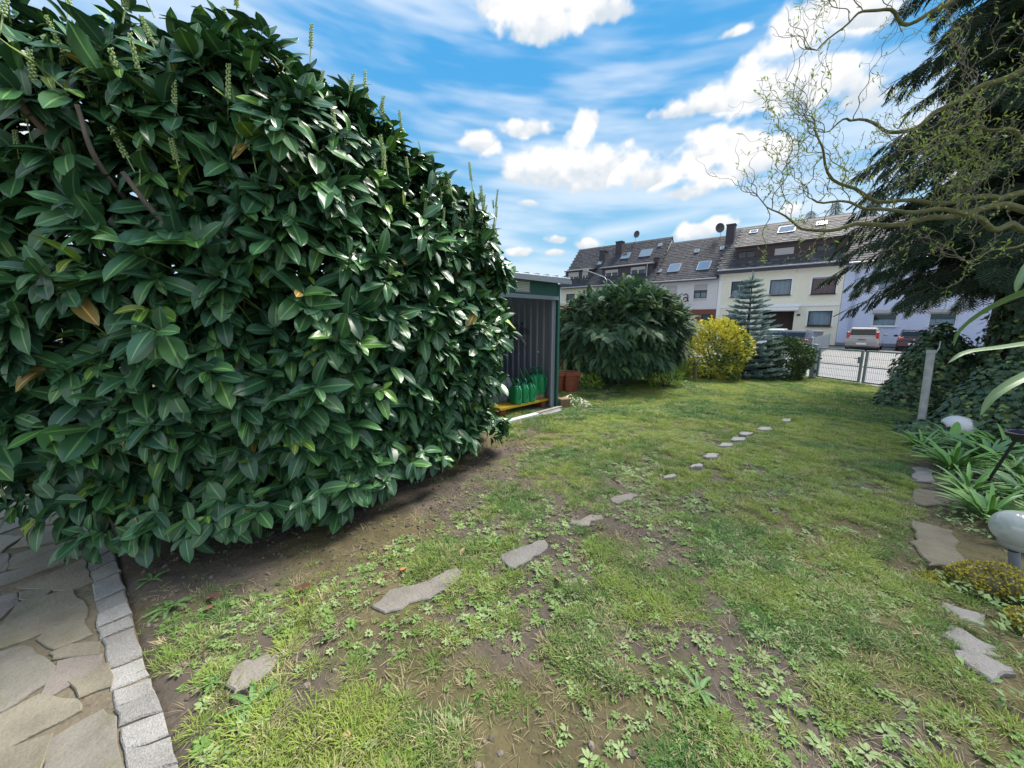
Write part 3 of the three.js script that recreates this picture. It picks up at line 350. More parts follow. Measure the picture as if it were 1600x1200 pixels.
// ---------- cars ----------
mat('tyre', [0.02, 0.02, 0.02], 0.9); mat('rim', [0.4, 0.4, 0.42], 0.3, { metalness: 0.8 }); mat('carGlass', [0.015, 0.018, 0.022], 0.05); mat('tail', [0.45, 0.02, 0.02], 0.2, { clearcoat: 1 }); mat('blackPlastic', [0.025, 0.025, 0.028], 0.6); mat('plate', [0.75, 0.75, 0.75], 0.5); mat('chrome', [0.7, 0.7, 0.72], 0.15, { metalness: 1 });
function car(name, label, x, z, y, turn, { L = 4.1, W = 1.78, Ht = 1.6, col, belt = 0.95, rake = 0.15, wagon = true, lower, glassW = 0.66, lightH = [0.85, 1.25], lightW = 0.2, group = 'cars parked before the houses' }) {
  const g = thing(name, label, 'car', [x, y, z], turn, group), paint = mat(name + '_paint', col, 0.35, { clearcoat: 1, clearcoatRoughness: 0.08, metalness: 0.25 });
  // local: -z is forward, rear bumper at z = 0
  const w = W / 2, sect = (zz, hw, yb, yt) => { const o = []; for (const [u, v] of [[-0.86, 0], [-1, 0.12], [-1.0, 0.55], [-0.94, 0.92], [-0.8, 1], [0.8, 1], [0.94, 0.92], [1.0, 0.55], [1, 0.12], [0.86, 0]]) o.push(V(u * hw, lerp(yb, yt, v), zz)); return o; };
  const loft = (S) => { const n = S[0].length, P = [], I = []; S.forEach((s) => s.forEach((p) => P.push(p.x, p.y, p.z))); for (let i = 0; i < S.length - 1; i++) for (let k = 0; k < n; k++) { const a = i * n + k, b = i * n + (k + 1) % n; I.push(a, a + n, b, b, a + n, b + n); } for (const [s, f] of [[0, 0], [S.length - 1, 1]]) for (let k = 1; k < n - 1; k++) f ? I.push(s * n, s * n + k + 1, s * n + k) : I.push(s * n, s * n + k, s * n + k + 1); const q = new THREE.BufferGeometry(); q.setAttribute('position', new THREE.Float32BufferAttribute(P, 3)); q.setIndex(I); const u = q.toNonIndexed(); u.setAttribute('uv', new THREE.Float32BufferAttribute(new Array(u.attributes.position.count * 2).fill(0), 2)); u.computeVertexNormals(); return u; };
  mesh('body', loft([sect(0.0, w * 0.9, 0.34, belt - 0.12), sect(-0.06, w * 0.97, 0.28, belt), sect(-0.4, w, 0.24, belt + 0.02), sect(-L * 0.5, w, 0.22, belt), sect(-L * 0.72, w, 0.22, belt - 0.02), sect(-L * 0.93, w * 0.95, 0.25, belt - 0.18), sect(-L, w * 0.82, 0.32, belt - 0.36)]), paint, g);
  const top = (zz, hw, y0, hw2, y1) => [V(-hw, y0, zz), V(-hw2 - 0.03, y1 - 0.1, zz), V(-hw2 + 0.06, y1, zz), V(hw2 - 0.06, y1, zz), V(hw2 + 0.03, y1 - 0.1, zz), V(hw, y0, zz)];
  const cab = [top(-0.1, w * 0.9, belt - 0.05, w * 0.78, belt + 0.05), top(-rake - 0.16, w * 0.92, belt - 0.05, w * 0.74, Ht - 0.06), top(-rake - 0.45, w * 0.93, belt - 0.05, w * 0.76, Ht), top(-L * 0.45, w * 0.93, belt - 0.05, w * 0.78, Ht), top(-L * 0.58, w * 0.93, belt - 0.05, w * 0.75, Ht - 0.08), top(-L * 0.76, w * 0.9, belt - 0.07, w * 0.72, belt)];
  mesh('cabin', loft(cab), paint, g);
  const rw = mesh('rear_window', rbox(W * glassW, Ht - belt - 0.2, 0.03, 0.015), M.carGlass, g); rw.position.set(0, (Ht + belt) / 2, -0.1 - rake * 0.55); rw.rotation.x = -Math.atan2(rake + 0.06, Ht - belt - 0.1);
  for (const s of [-1, 1]) {
    const sw = mesh('side_window', (() => { const q = new THREE.Shape([[-0.5, belt + 0.02], [-0.62 - rake, Ht - 0.16], [-L * 0.56, Ht - 0.16], [-L * 0.7, belt + 0.02]].map((p) => new THREE.Vector2(-p[0], p[1]))); return new THREE.ExtrudeGeometry(q, { depth: 0.02, bevelEnabled: false }).rotateY(Math.PI / 2); })(), M.carGlass, g); sw.position.set(s * (w * 0.875) - 0.01, 0, 0); sw.rotation.z = s * 0.19; sw.position.x += s * 0.19 * (belt + 0.1);
    const tl = mesh('tail_light', rbox(lightW, lightH[1] - lightH[0], 0.12, 0.04), M.tail, g); tl.position.set(s * (w * 0.93 - lightW / 2), (lightH[0] + lightH[1]) / 2, -0.07);
    const mi = mesh('mirror', rbox(0.22, 0.15, 0.14, 0.05), name === 'maroon_car' ? M.blackPlastic : paint, g); mi.position.set(s * (w + 0.1), belt + 0.08, -L * 0.64);
    for (const zz of [-0.75, -L + 0.8]) { const wh = new THREE.Group(); wh.name = 'wheel'; wh.position.set(s * (w - 0.1), 0.31, zz); g.add(wh); mesh('tyre', new THREE.TorusGeometry(0.235, 0.085, 10, 24).rotateY(Math.PI / 2), M.tyre, wh); mesh('rim', new THREE.CylinderGeometry(0.19, 0.19, 0.14, 16).rotateZ(Math.PI / 2), M.rim, wh); }
  }
  mesh('bumper', rbox(W * 0.96, 0.3, 0.22, 0.07, 0, 0.48, 0.0), lower || paint, g); mesh('licence_plate', rbox(0.52, 0.12, 0.02, 0.005, 0, 0.52, 0.125), M.plate, g); mesh('emblem', new THREE.CylinderGeometry(0.055, 0.055, 0.03, 20).rotateX(Math.PI / 2).translate(0, belt - 0.12, 0.02), M.chrome, g); mesh('underbody', box(W * 0.85, 0.12, L * 0.9, 0, 0.22, -L / 2), M.blackPlastic, g);
  mesh('tailgate_handle', rbox(0.4, 0.05, 0.03, 0.01, 0, belt - 0.22, 0.02), M.blackPlastic, g); return g;
}
const HEAD = (deg) => -R(deg);
car('silver_car', 'boxy silver hatchback parked before the pale blue house', 24.25, -25.75, -0.366, HEAD(48), { L: 4.1, W: 1.8, Ht: 1.62, col: [0.4, 0.37, 0.36], belt: 1.0, rake: 0.08, lower: mat('silverLower', [0.3, 0.28, 0.28], 0.4, { metalness: 0.4 }), lightH: [0.85, 1.32], glassW: 0.7, lightW: 0.17 });
car('maroon_car', 'dark maroon hatchback parked beside the boxy silver hatchback', 27.3, -25.2, -0.366, HEAD(47), { L: 3.9, W: 1.72, Ht: 1.5, col: [0.06, 0.022, 0.03], belt: 0.92, rake: 0.3, glassW: 0.72, lightH: [0.72, 0.98], lightW: 0.3 });
car('dark_estate_car', 'dark blue grey estate car parked beside the wire fence', 17.5, -23.3, -0.366, HEAD(47), { L: 4.6, W: 1.8, Ht: 1.48, col: [0.045, 0.055, 0.08], belt: 0.93, rake: 0.32, glassW: 0.72, lightH: [0.72, 0.95], lightW: 0.42 });
car('white_car', 'white hatchback parked before the dark garage door', 18.75, -27.0, -0.366, HEAD(46), { L: 4.0, W: 1.75, Ht: 1.52, col: [0.7, 0.71, 0.73], belt: 0.95, rake: 0.25, lightH: [0.75, 1.1], lightW: 0.25 });
// grey storage box and a bin by the fence end
(function () { const g = thing('storage_box', 'grey slatted storage box against the cream yellow house', 'storage box', [23.1, -0.366, -29.2], R(-40)); mesh('body', box(2.0, 1.25, 0.8, 0, 0.63, 0), mat('boxGrey', [0.22, 0.22, 0.26], 0.7), g); for (let i = 0; i < 8; i++) mesh('slat', box(0.2, 1.2, 0.03, -0.86 + i * 0.245, 0.62, 0.415), M.boxGrey, g); mesh('lid', rbox(2.12, 0.08, 0.92, 0.02, 0, 1.3, 0), mat('lidGrey', [0.36, 0.35, 0.36], 0.6), g); })();
(function () { const g = thing('wire_fence', 'pale galvanised fence running between the forecourts', 'fence', [17.85, -0.37, -22.0], R(45)); mat('galv', [0.42, 0.46, 0.5], 0.45, { metalness: 0.5 }); const Lf = 8.6; for (let i = 0; i < 5; i++) mesh('post', box(0.07, 1.15, 0.07, i * Lf / 4, 0.57, 0), M.galv, g); for (let j = 0; j < 7; j++) mesh('rail', box(Lf, 0.05, 0.03, Lf / 2, 0.12 + j * 0.16, 0.055), M.galv, g); const v = []; for (let i = 0; i < 100; i++) v.push(box(0.012, 1.05, 0.012, i * Lf / 100 + 0.04, 0.6, 0.08)); mesh('vertical_wires', merge(v), M.galv, g); })();
// ---------- garden gate ----------
(function () {
  const yaw = Math.atan2(-GD.z, GD.x) + Math.PI, g = thing('garden_gate', 'grey galvanised double garden gate with wire mesh infill', 'gate', [10.2, -0.26, -12.42], yaw);
  // local x runs toward the camera's right along the gate
  mat('gateSteel', [0.3, 0.34, 0.38], 0.5, { metalness: 0.4 }); mesh('post', rbox(0.14, 1.12, 0.14, 0.01, 0, 0.56, 0), M.gateSteel, g); mesh('post_cap', box(0.16, 0.03, 0.16, 0, 1.137, 0), M.gateSteel, g); mesh('post', rbox(0.14, 1.12, 0.14, 0.01, 2.86, 0.56, 0), M.gateSteel, g);
  for (const [a, b] of [[0.12, 1.38], [1.44, 2.76]]) {
    const l = new THREE.Group(); l.name = 'gate_leaf'; g.add(l); const w = b - a; for (const xx of [a + 0.03, b - 0.03]) mesh('stile', box(0.06, 0.98, 0.05, xx, 0.56, 0), M.gateSteel, l); for (const yy of [0.09, 1.03]) mesh('rail', box(w - 0.12, 0.045, 0.045, (a + b) / 2, yy, 0), M.gateSteel, l);
    const wires = []; for (let x = a + 0.1; x < b - 0.08; x += 0.05) wires.push(box(0.006, 0.9, 0.006, x, 0.56, 0.004)); for (let y = 0.2; y < 1; y += 0.2) wires.push(box(w - 0.12, 0.008, 0.008, (a + b) / 2, y, -0.006)); mesh('wire_mesh', merge(wires), M.galv, l);
    mesh('hinge', cyl(0.025, 0.025, 0.12, a < 1 ? 0.095 : 2.79, 0.25, 0), M.gateSteel, l); mesh('hinge', cyl(0.025, 0.025, 0.12, a < 1 ? 0.095 : 2.79, 0.9, 0), M.gateSteel, l);
  }
  mesh('lock_box', rbox(0.07, 0.2, 0.08, 0.01, 1.33, 0.75, 0.05), M.gateSteel, g); mesh('handle', tube([V(1.33, 0.8, 0.09), V(1.33, 0.8, 0.13), V(1.22, 0.8, 0.13)], 0.01, 6), M.blackPlastic, g); mesh('threshold', box(2.7, 0.12, 0.14, 1.43, -0.03, 0), M.concrete, g);
})();
(function () { const yaw = Math.atan2(-GD.z, GD.x) + Math.PI, g = thing('mesh_fence', 'low wire mesh fence behind the round green bush', 'fence', [10.2 + GD.x * 0.2, -0.28, -12.42 + GD.z * 0.2], yaw); for (let i = 0; i < 4; i++) mesh('post', box(0.06, 1.0, 0.06, -0.05 - i * 1.9, 0.5, 0), M.gateSteel, g); const w = []; for (let x = 0.05; x < 5.75; x += 0.05) w.push(box(0.005, 0.9, 0.005, -x, 0.5, 0.04)); for (let y = 0.1; y < 1; y += 0.2) w.push(box(5.75, 0.008, 0.008, -2.9, y, 0.05)); mesh('wire_mesh', merge(w), M.galv, g); })();
// ---------- laurel hedge ----------
const leafMatPar = { vertexColors: true, specularIntensity: 1, ior: 1.5 };
(function laurel() {
  const g = thing('laurel_hedge', 'tall glossy dark green cherry laurel hedge beside the stone path', 'hedge', [-2, 0, -3.4]), O = V(-2, 0, -3.4), r = rng(901);
  const geos = [leafGeo(1, 0.42, { curl: 0.35, fold: 0.1, rib: [3.4, 2.4, 2.2] }), leafGeo(1, 0.38, { curl: 0.7, fold: 0.2, rib: [3.4, 2.4, 2.2], wave: 0.05 }), leafGeo(1, 0.46, { curl: 0.15, fold: 0.06, rib: [3.2, 2.3, 2.1], wave: 0.06 })];
  // outline of the plan, rounded
  const plan = new THREE.CatmullRomCurve3([V(-3.95, 0, -2.7), V(-3.6, 0, -2.22), V(-2.6, 0, -2.3), V(-1.72, 0, -2.48), V(-1.18, 0, -2.95), V(-0.72, 0, -3.75), V(-0.28, 0, -4.45), V(-0.56, 0, -4.95), V(-1.6, 0, -5.05)], false, 'centripetal'); const NP = 300, pl = plan.getSpacedPoints(NP);
  const TOP = (x, z) => lerp(3.5, 3.08, sstep(-2.4, -4.6, z)) + 0.12 * (fbm(x * 2, z * 2, 2, 301) - 0.5);
  const prof = (t) => lerp(-0.22, 0.12, sstep(0, 0.4, t)) - 0.1 * sstep(0.5, 0.85, t) - 0.34 * sstep(0.82, 1.0, t) ** 2;
  const lists = [[], [], []], shown = [], stems = [];
  const eye = V(0, 1.62, 0);
  const greens = [[0.05, 0.135, 0.055], [0.04, 0.115, 0.052], [0.06, 0.155, 0.056], [0.037, 0.1, 0.054], [0.08, 0.2, 0.055], [0.14, 0.28, 0.05], [0.24, 0.34, 0.06], [0.32, 0.24, 0.07]];
  function shoot(p, nor, n, len, layer, droop) {
    const ax = nor.clone().multiplyScalar(0.85).add(V((r() - 0.5) * 1.3, 0.1 + r() * 0.8, (r() - 0.5) * 1.3)).normalize();
    const u = V().crossVectors(ax, V(0.3, 1, 0.2)).normalize(), v = V().crossVectors(ax, u); const stem = 0.1 + r() * 0.1, tip = p.clone().addScaledVector(ax, stem);
    if (layer === 0) stems.push([p.clone().addScaledVector(ax, -0.25), tip.clone(), 0.0045]);
    const young = r() < 0.1;
    for (let i = 0; i < n; i++) {
      const w = i * 2.4 + r() * 0.6, open = lerp(1.35, 0.55, i / n) + (r() - 0.5) * 0.35; const d = ax.clone().multiplyScalar(Math.cos(open)).addScaledVector(u, Math.sin(open) * Math.cos(w)).addScaledVector(v, Math.sin(open) * Math.sin(w)); d.y -= droop * (0.35 + r() * 0.75); d.normalize();
      const fn = V(0, 1, 0).addScaledVector(nor, 0.75).add(V((r() - 0.5) * 1.2, 0, (r() - 0.5) * 1.2)); const L = len * (0.5 + r() * 0.72) * (young && i > n - 3 ? 0.7 : 1), k = r() * 0.6 | 0, gi = Math.floor(r() * 2.999);
      let ci = young && i > n - 4 ? 5 + (r() < 0.3 ? 1 : 0) : r() < 0.005 ? 7 : r() < 0.09 ? 4 : Math.floor(r() * 3.999); const pos = p.clone().addScaledVector(ax, stem * (0.3 + 0.7 * i / n));
      const m = frame(pos.clone().sub(O), d, fn, L * (0.92 + r() * 0.2), L, L), mid = pos.clone().addScaledVector(d, L / 2);
      const dist = mid.distanceTo(eye), face = Math.abs(V().crossVectors(d, fn).normalize().cross(d).normalize().dot(mid.clone().sub(eye).normalize()));
      if (layer === 0) shown.push({ m, gi, ci, score: (L * L * face) / (dist * dist) * (mid.y > 0.1 && mid.y < 3 ? 1 : 0.3) * (mid.x / -mid.z > -1.35 ? 1 : 0) * (nor.dot(eye.clone().sub(mid).normalize()) > 0.25 ? 1 : 0) * (0.6 + 0.4 * Math.max(0, d.dot(nor))) }); else { const q = greens[ci], j = 0.8 + r() * 0.4; lists[gi].push({ m, c: new THREE.Color().setRGB(q[0] * j, q[1] * j, q[2] * j) }); }
    }
  }
  // side shell, in three depths
  for (const [layer, count, back, len] of [[0, 1150, 0.0, 0.205], [1, 950, 0.18, 0.2], [2, 800, 0.4, 0.2]]) for (let i = 0; i < count; i++) {
    const f = Math.pow(r(), 0.92) * NP, a = pl[Math.floor(f)], b = pl[Math.min(NP, Math.floor(f) + 1)], tan = V().subVectors(b, a).normalize(); if (!tan.lengthSq()) continue; const nor = V(-tan.z, 0, tan.x); if (nor.dot(V(a.x + 2.2, 0, a.z + 3.8)) < 0) nor.negate();
    const low = lerp(0.62, 0.14, sstep(-3.7, -2.5, a.x)), h = TOP(a.x, a.z), t = r(), y = low + t * (h - 0.11 - low), bump = (fbm(f * 0.06 + 5, y * 2.2, 3, 311) - 0.5) * 0.5; const p = V(a.x, y, a.z).addScaledVector(nor, prof(t) + bump - back - 0.1 * r());
    const nn = nor.clone().add(V(0, t > 0.86 ? (t - 0.86) * 6 : 0, 0)).normalize(); shoot(p, nn, 7 + Math.floor(r() * 4), len * (t > 0.8 ? 0.95 : 1), layer, t > 0.85 ? 0.15 : 0.55);
  }
  // the top
  const pp = HEDGE; for (let i = 0; i < 760; i++) { const x = lerp(-3.9, -0.3, r()), z = lerp(-5.1, -2.2, r()); if (insideDist(x, z, pp) > -0.12) continue; const y = TOP(x, z) - 0.12 - 0.15 * r(); shoot(V(x, y, z), V((r() - 0.5) * 0.5, 1, (r() - 0.5) * 0.5).normalize(), 7, 0.16, i % 3 ? 1 : 0, 0.1); }
  // the inside of the hedge
  for (let i = 0; i < 2600; i++) { const x = lerp(-3.9, -0.3, r()), z = lerp(-5, -2.2, r()), d = insideDist(x, z, pp); if (d > -0.3) continue; const a = r() * TAU; shoot(V(x, 0.35 + r() * 2.7, z), V(Math.cos(a), 0.3, Math.sin(a) + 0.4).normalize(), 7, 0.2, 2, 0.4); }
  // low skirts that hang over the kerb and the soil
  for (let i = 0; i < 90; i++) { const a = pl[Math.floor(r() * NP * 0.85)], nor = V(a.x + 2.2, 0, a.z + 3.9).normalize(); shoot(V(a.x, lerp(0.68, 0.24, sstep(-3.7, -2.5, a.x)) + r() * 0.16, a.z).addScaledVector(nor, 0.02 + r() * 0.1), nor, 6, 0.17, 1, 1.0); }
  shown.sort((a, b) => b.score - a.score);
  const lm = greens.map((c, i) => mat('laurelLeaf' + i, c, 0.31 + (i > 4 ? 0.12 : 0), leafMatPar));
  shown.forEach((s, i) => { if (i < 300) { const q = mesh('leaf', geos[s.gi], lm[s.ci], g); q.applyMatrix4(s.m); } else { const c = greens[s.ci], j = 0.8 + r() * 0.4; lists[s.gi].push({ m: s.m, c: new THREE.Color().setRGB(c[0] * j, c[1] * j, c[2] * j) }); } });
  const fm = mat('laurelFoliage', [1, 1, 1], 0.31, leafMatPar); lists.forEach((l, i) => instances('foliage', geos[i], fm, l, g));
  // stems and branches
  const st = stems.map(([a, b, q]) => tube([a.sub(O), b.sub(O)], q, 4)); mesh('twigs', merge(st), mat('greenStem', [0.16, 0.22, 0.06], 0.7), g).userData.kind = 'stuff';
  const br = mat('laurelBark', [0.16, 0.12, 0.09], 0.85, { map: T.bark });
  for (let i = 0; i < 16; i++) { const t0 = r(), x = lerp(-3.3, -1.35, t0), z = lerp(-4.4, -3.1, r()), q = curve([V(x, -0.05, z), V(x + (r() - 0.5) * 0.3, 1, z + (r() - 0.5) * 0.2), V(x + (r() - 0.5) * 0.5, 2, z - r() * 0.3), V(x + (r() - 0.5) * 0.6, 2.9, z - r() * 0.3)].map((p) => p.sub(O)), 12); mesh('branch', tube(q, (t) => 0.028 - 0.018 * t, 7), br, g); }
  const BARE = [[V(-2.58, 3.04, -1.95), V(-2.52, 2.75, -2.08), V(-2.5, 2.35, -2.5), 0.02], [V(-2.27, 2.74, -2.14), V(-2.28, 2.5, -2.2), V(-2.35, 2.2, -2.55), 0.015], [V(-2.1, 2.42, -2.15), V(-2.06, 2.25, -2.25), V(-2.0, 1.9, -2.6), 0.016]];
  for (const [a, b, c, q] of BARE) mesh('bare_branch', tube(curve([a, b, c].map((p) => p.clone().sub(O)), 10), (t) => q * (0.7 + 0.4 * t), 7), mat('greyBark', [0.3, 0.24, 0.2], 0.85, { map: T.bark }), g);
  // upright flower spikes
  const bud = mat('budGreen', [0.36, 0.46, 0.2], 0.7), bl = [tube([V(0, -0.08, 0), V(0.004, 0.16, 0)], 0.004, 5)]; for (let i = 0; i < 40; i++) { const w = i * 2.4, y = 0.02 + i * 0.0036; bl.push(new THREE.IcosahedronGeometry(0.0075 - i * 0.00006, 0).translate(Math.cos(w) * 0.011, y, Math.sin(w) * 0.011)); } const spike = merge(bl);
  for (let i = 0; i < 90; i++) { const f = Math.floor((0.1 + 0.72 * r()) * NP), a = pl[f], nor = V(a.x + 2.2, 0, a.z + 3.9).normalize(), y = TOP(a.x, a.z) * (0.66 + 0.34 * r()), p = V(a.x, y + 0.02, a.z).addScaledVector(nor, y > 2.95 ? -0.12 : 0.1); const m = mesh('flower_spike', spike, bud, g); m.applyMatrix4(frame(p.sub(O), V((r() - 0.5) * 0.55, 1, (r() - 0.5) * 0.55), V(0, 0, 1), 0.7 + 0.4 * r(), 0.55 + r() * 0.85, 0.7 + 0.4 * r())); }
})();
// ---------- lawn ----------
(function lawn() {
  const r = rng(4242);
  function tuft(n, len, wid, spread, lean, seed) { const q = rng(seed), P = []; for (let i = 0; i < n; i++) { const w = q() * TAU, b = V(Math.cos(w) * spread * q(), 0, Math.sin(w) * spread * q()), L = len * (0.55 + 0.6 * q()), k = lean * (0.3 + q()), d = V(Math.cos(w + q() - 0.5) * k, 1, Math.sin(w + q() - 0.5) * k).normalize(), s = V(-Math.sin(w), 0, Math.cos(w)), m = b.clone().addScaledVector(d, L * 0.55), t = m.clone().addScaledVector(d, L * 0.4).add(V(d.x * L * 0.35, -L * 0.12, d.z * L * 0.35)), h = wid / 2; const A = b.clone().addScaledVector(s, -h), B = b.clone().addScaledVector(s, h), C = m.clone().addScaledVector(s, -h * 0.85), D = m.clone().addScaledVector(s, h * 0.85); for (const v of [A, B, D, A, D, C, C, D, t]) P.push(v.x, v.y, v.z); } return triGeo(P); }
  const kinds = [tuft(22, 0.05, 0.004, 0.05, 0.95, 1), tuft(22, 0.042, 0.004, 0.06, 1.4, 2), tuft(18, 0.085, 0.0045, 0.04, 0.9, 3), tuft(34, 0.05, 0.006, 0.09, 0.8, 4)], L = [[], [], [], []];
  const weedG = (n, len, wid, tilt, seed) => { const q = rng(seed), a = []; for (let i = 0; i < n; i++) { const w = i / n * TAU + q() * 0.5, t = tilt * (0.6 + 0.8 * q()), s = 0.7 + 0.5 * q(), l = leafGeo(len * s, wid * s, { rows: 3, curl: 0.5, fold: 0.1, rib: [1.2, 1.15, 1.1] }); l.applyMatrix4(frame(V(Math.cos(w) * 0.006, 0.004, Math.sin(w) * 0.006), V(Math.cos(w) * Math.cos(t), Math.sin(t), Math.sin(w) * Math.cos(t)), V(0, 1, 0))); a.push(l); } return merge(a); };
  const wk = [weedG(7, 0.022, 0.014, 0.5, 5), weedG(8, 0.034, 0.014, 0.4, 6)], WL = [[], []];
  const covered = (x, z) => STEP.some((p) => insideDist(x, z, p) < (z < -3.4 ? 0.075 : 0.03) + 0.025 * (hash(Math.floor(x * 50), Math.floor(z * 50), 3) - 0.7)) || EDGE.some((p) => insideDist(x, z, p) < 0.01);
  const spots = (n, x0, x1, z0, z1, fn) => { for (let i = 0; i < n; i++) { const x = lerp(x0, x1, r()), z = lerp(z0, z1, r()); fn(x, z); } };
  const colour = (x, z) => { const a = fbm(x * 0.9 + 11, z * 0.9, 3, 201), b = fbm(x * 3, z * 3, 2, 211); const k = (0.8 + 0.45 * r()), y = sstep(0.4, 0.64, a * 0.6 + b * 0.4); let c = [lerp(0.1, 0.28, y), lerp(0.22, 0.37, y), lerp(0.045, 0.06, y)]; if (r() < 0.16) c = [0.46, 0.41, 0.22]; return new THREE.Color().setRGB(c[0] * k, c[1] * k, c[2] * k); };
  const add = (x, z, big) => { const g = grassy(x, z); if (r() > 0.03 + 0.97 * g || covered(x, z)) return; const far = big > 1.2, kind = far ? 3 : r() < 0.2 && fbm(x * 1.3, z * 1.3, 2, 221) > 0.5 ? 2 : r() < 0.6 ? 0 : 1, s = (0.65 + 0.6 * r()) * (far ? 0.8 + 0.3 * r() : 1) * (0.65 + 0.35 * g), w = r() * TAU; const m = frame(V(x, ground(x, z) - 0.004, z), V((r() - 0.5) * 0.25, 1, (r() - 0.5) * 0.25), V(Math.cos(w), 0, Math.sin(w)), s, s * (0.8 + 0.4 * r()), s); L[kind].push({ m, c: colour(x, z) }); };
  spots(30000, -3, 4.2, -3.6, -0.4, (x, z) => add(x, z, 1)); spots(46000, -1.2, 7.5, -7, -3.6, (x, z) => add(x, z, 1)); spots(70000, -2, 13.4, -17, -6, (x, z) => add(x, z, 1.5));
  const weed = (x, z, p) => { const n = fbm(x * 1.4 + 31, z * 1.4, 3, 231); if (r() > p * sstep(0.36, 0.62, n) || pathSide(x, z) < 0.06 || bedSide(x, z) > -0.05 || insideDist(x, z, HEDGE) < 0.5 || covered(x, z)) return; const s = 0.35 + 0.6 * r(), w = r() * TAU, k = 0.8 + 0.4 * r(), pale = r() < 0.4; WL[r() < 0.55 ? 0 : 1].push({ m: frame(V(x, ground(x, z) + 0.003, z), V((r() - 0.5) * 0.7, 1, (r() - 0.5) * 0.7), V(Math.cos(w), 0, Math.sin(w)), s * (0.7 + 0.6 * r()), s, s), c: new THREE.Color().setRGB((pale ? 0.26 : 0.15) * k, (pale ? 0.36 : 0.27) * k, (pale ? 0.14 : 0.05) * k) }); };
  spots(26000, -2.5, 5, -5.5, -0.5, (x, z) => weed(x, z, 0.75));
  const gm = mat('grassBlade', [1, 1, 1], 1, { transmission: 0.3, thickness: 0 }), names = ['short green lawn grass growing in patches on the soil', 'fine flat lying lawn grass between bare patches', 'longer loose grass tufts scattered over the lawn', 'denser bright lawn grass toward the gate'];
  L.forEach((l, i) => { const o = instances('grass', kinds[i], gm, l); tag(o, names[i], 'grass'); });
  WL.forEach((l, i) => tag(instances('lawn_weeds', wk[i], mat('weedLeaf' + i, [1, 1, 1], 0.7, { transmission: 0.2, thickness: 0, vertexColors: true }), l), i ? 'broad leaved pale weeds growing low in the lawn' : 'small leaved creeping weeds growing low in the lawn', 'weeds'));
  // dead blades lying flat
  const th = [], tg = tuft(7, 0.055, 0.0028, 0.05, 3.2, 9); spots(15000, -3, 6, -6.5, -0.5, (x, z) => { if (pathSide(x, z) < 0.08 || bedSide(x, z) > 0.1 || insideDist(x, z, HEDGE) < 0.35 || covered(x, z) || r() > 0.55) return; const s = 0.6 + 0.7 * r(), w = r() * TAU, k = 0.6 + 0.7 * r(); th.push({ m: frame(V(x, ground(x, z) + 0.002, z), V((r() - 0.5) * 0.4, 1, (r() - 0.5) * 0.4), V(Math.cos(w), 0, Math.sin(w)), s, s * 0.5, s), c: new THREE.Color().setRGB(0.36 * k, 0.3 * k, 0.17 * k) }); });
  tag(instances('dead_grass', tg, gm, th), 'dead straw coloured grass blades lying on the soil', 'dead grass');
  // crumbs of soil and small stones under the hedge
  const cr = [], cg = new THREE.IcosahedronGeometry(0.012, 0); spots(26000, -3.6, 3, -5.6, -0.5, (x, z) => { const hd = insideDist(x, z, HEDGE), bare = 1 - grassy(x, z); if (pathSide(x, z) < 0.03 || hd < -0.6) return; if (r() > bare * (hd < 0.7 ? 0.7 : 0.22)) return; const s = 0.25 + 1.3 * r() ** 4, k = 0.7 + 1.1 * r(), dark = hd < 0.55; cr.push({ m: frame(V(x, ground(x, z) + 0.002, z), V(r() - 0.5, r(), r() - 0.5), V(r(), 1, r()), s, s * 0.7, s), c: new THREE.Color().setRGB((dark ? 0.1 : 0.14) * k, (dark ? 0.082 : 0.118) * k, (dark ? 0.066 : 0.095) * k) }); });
  tag(instances('soil_crumbs', cg, mat('crumb', [1, 1, 1], 1), cr), 'loose crumbs of soil on the bare patches and under the hedge', 'soil');
})();
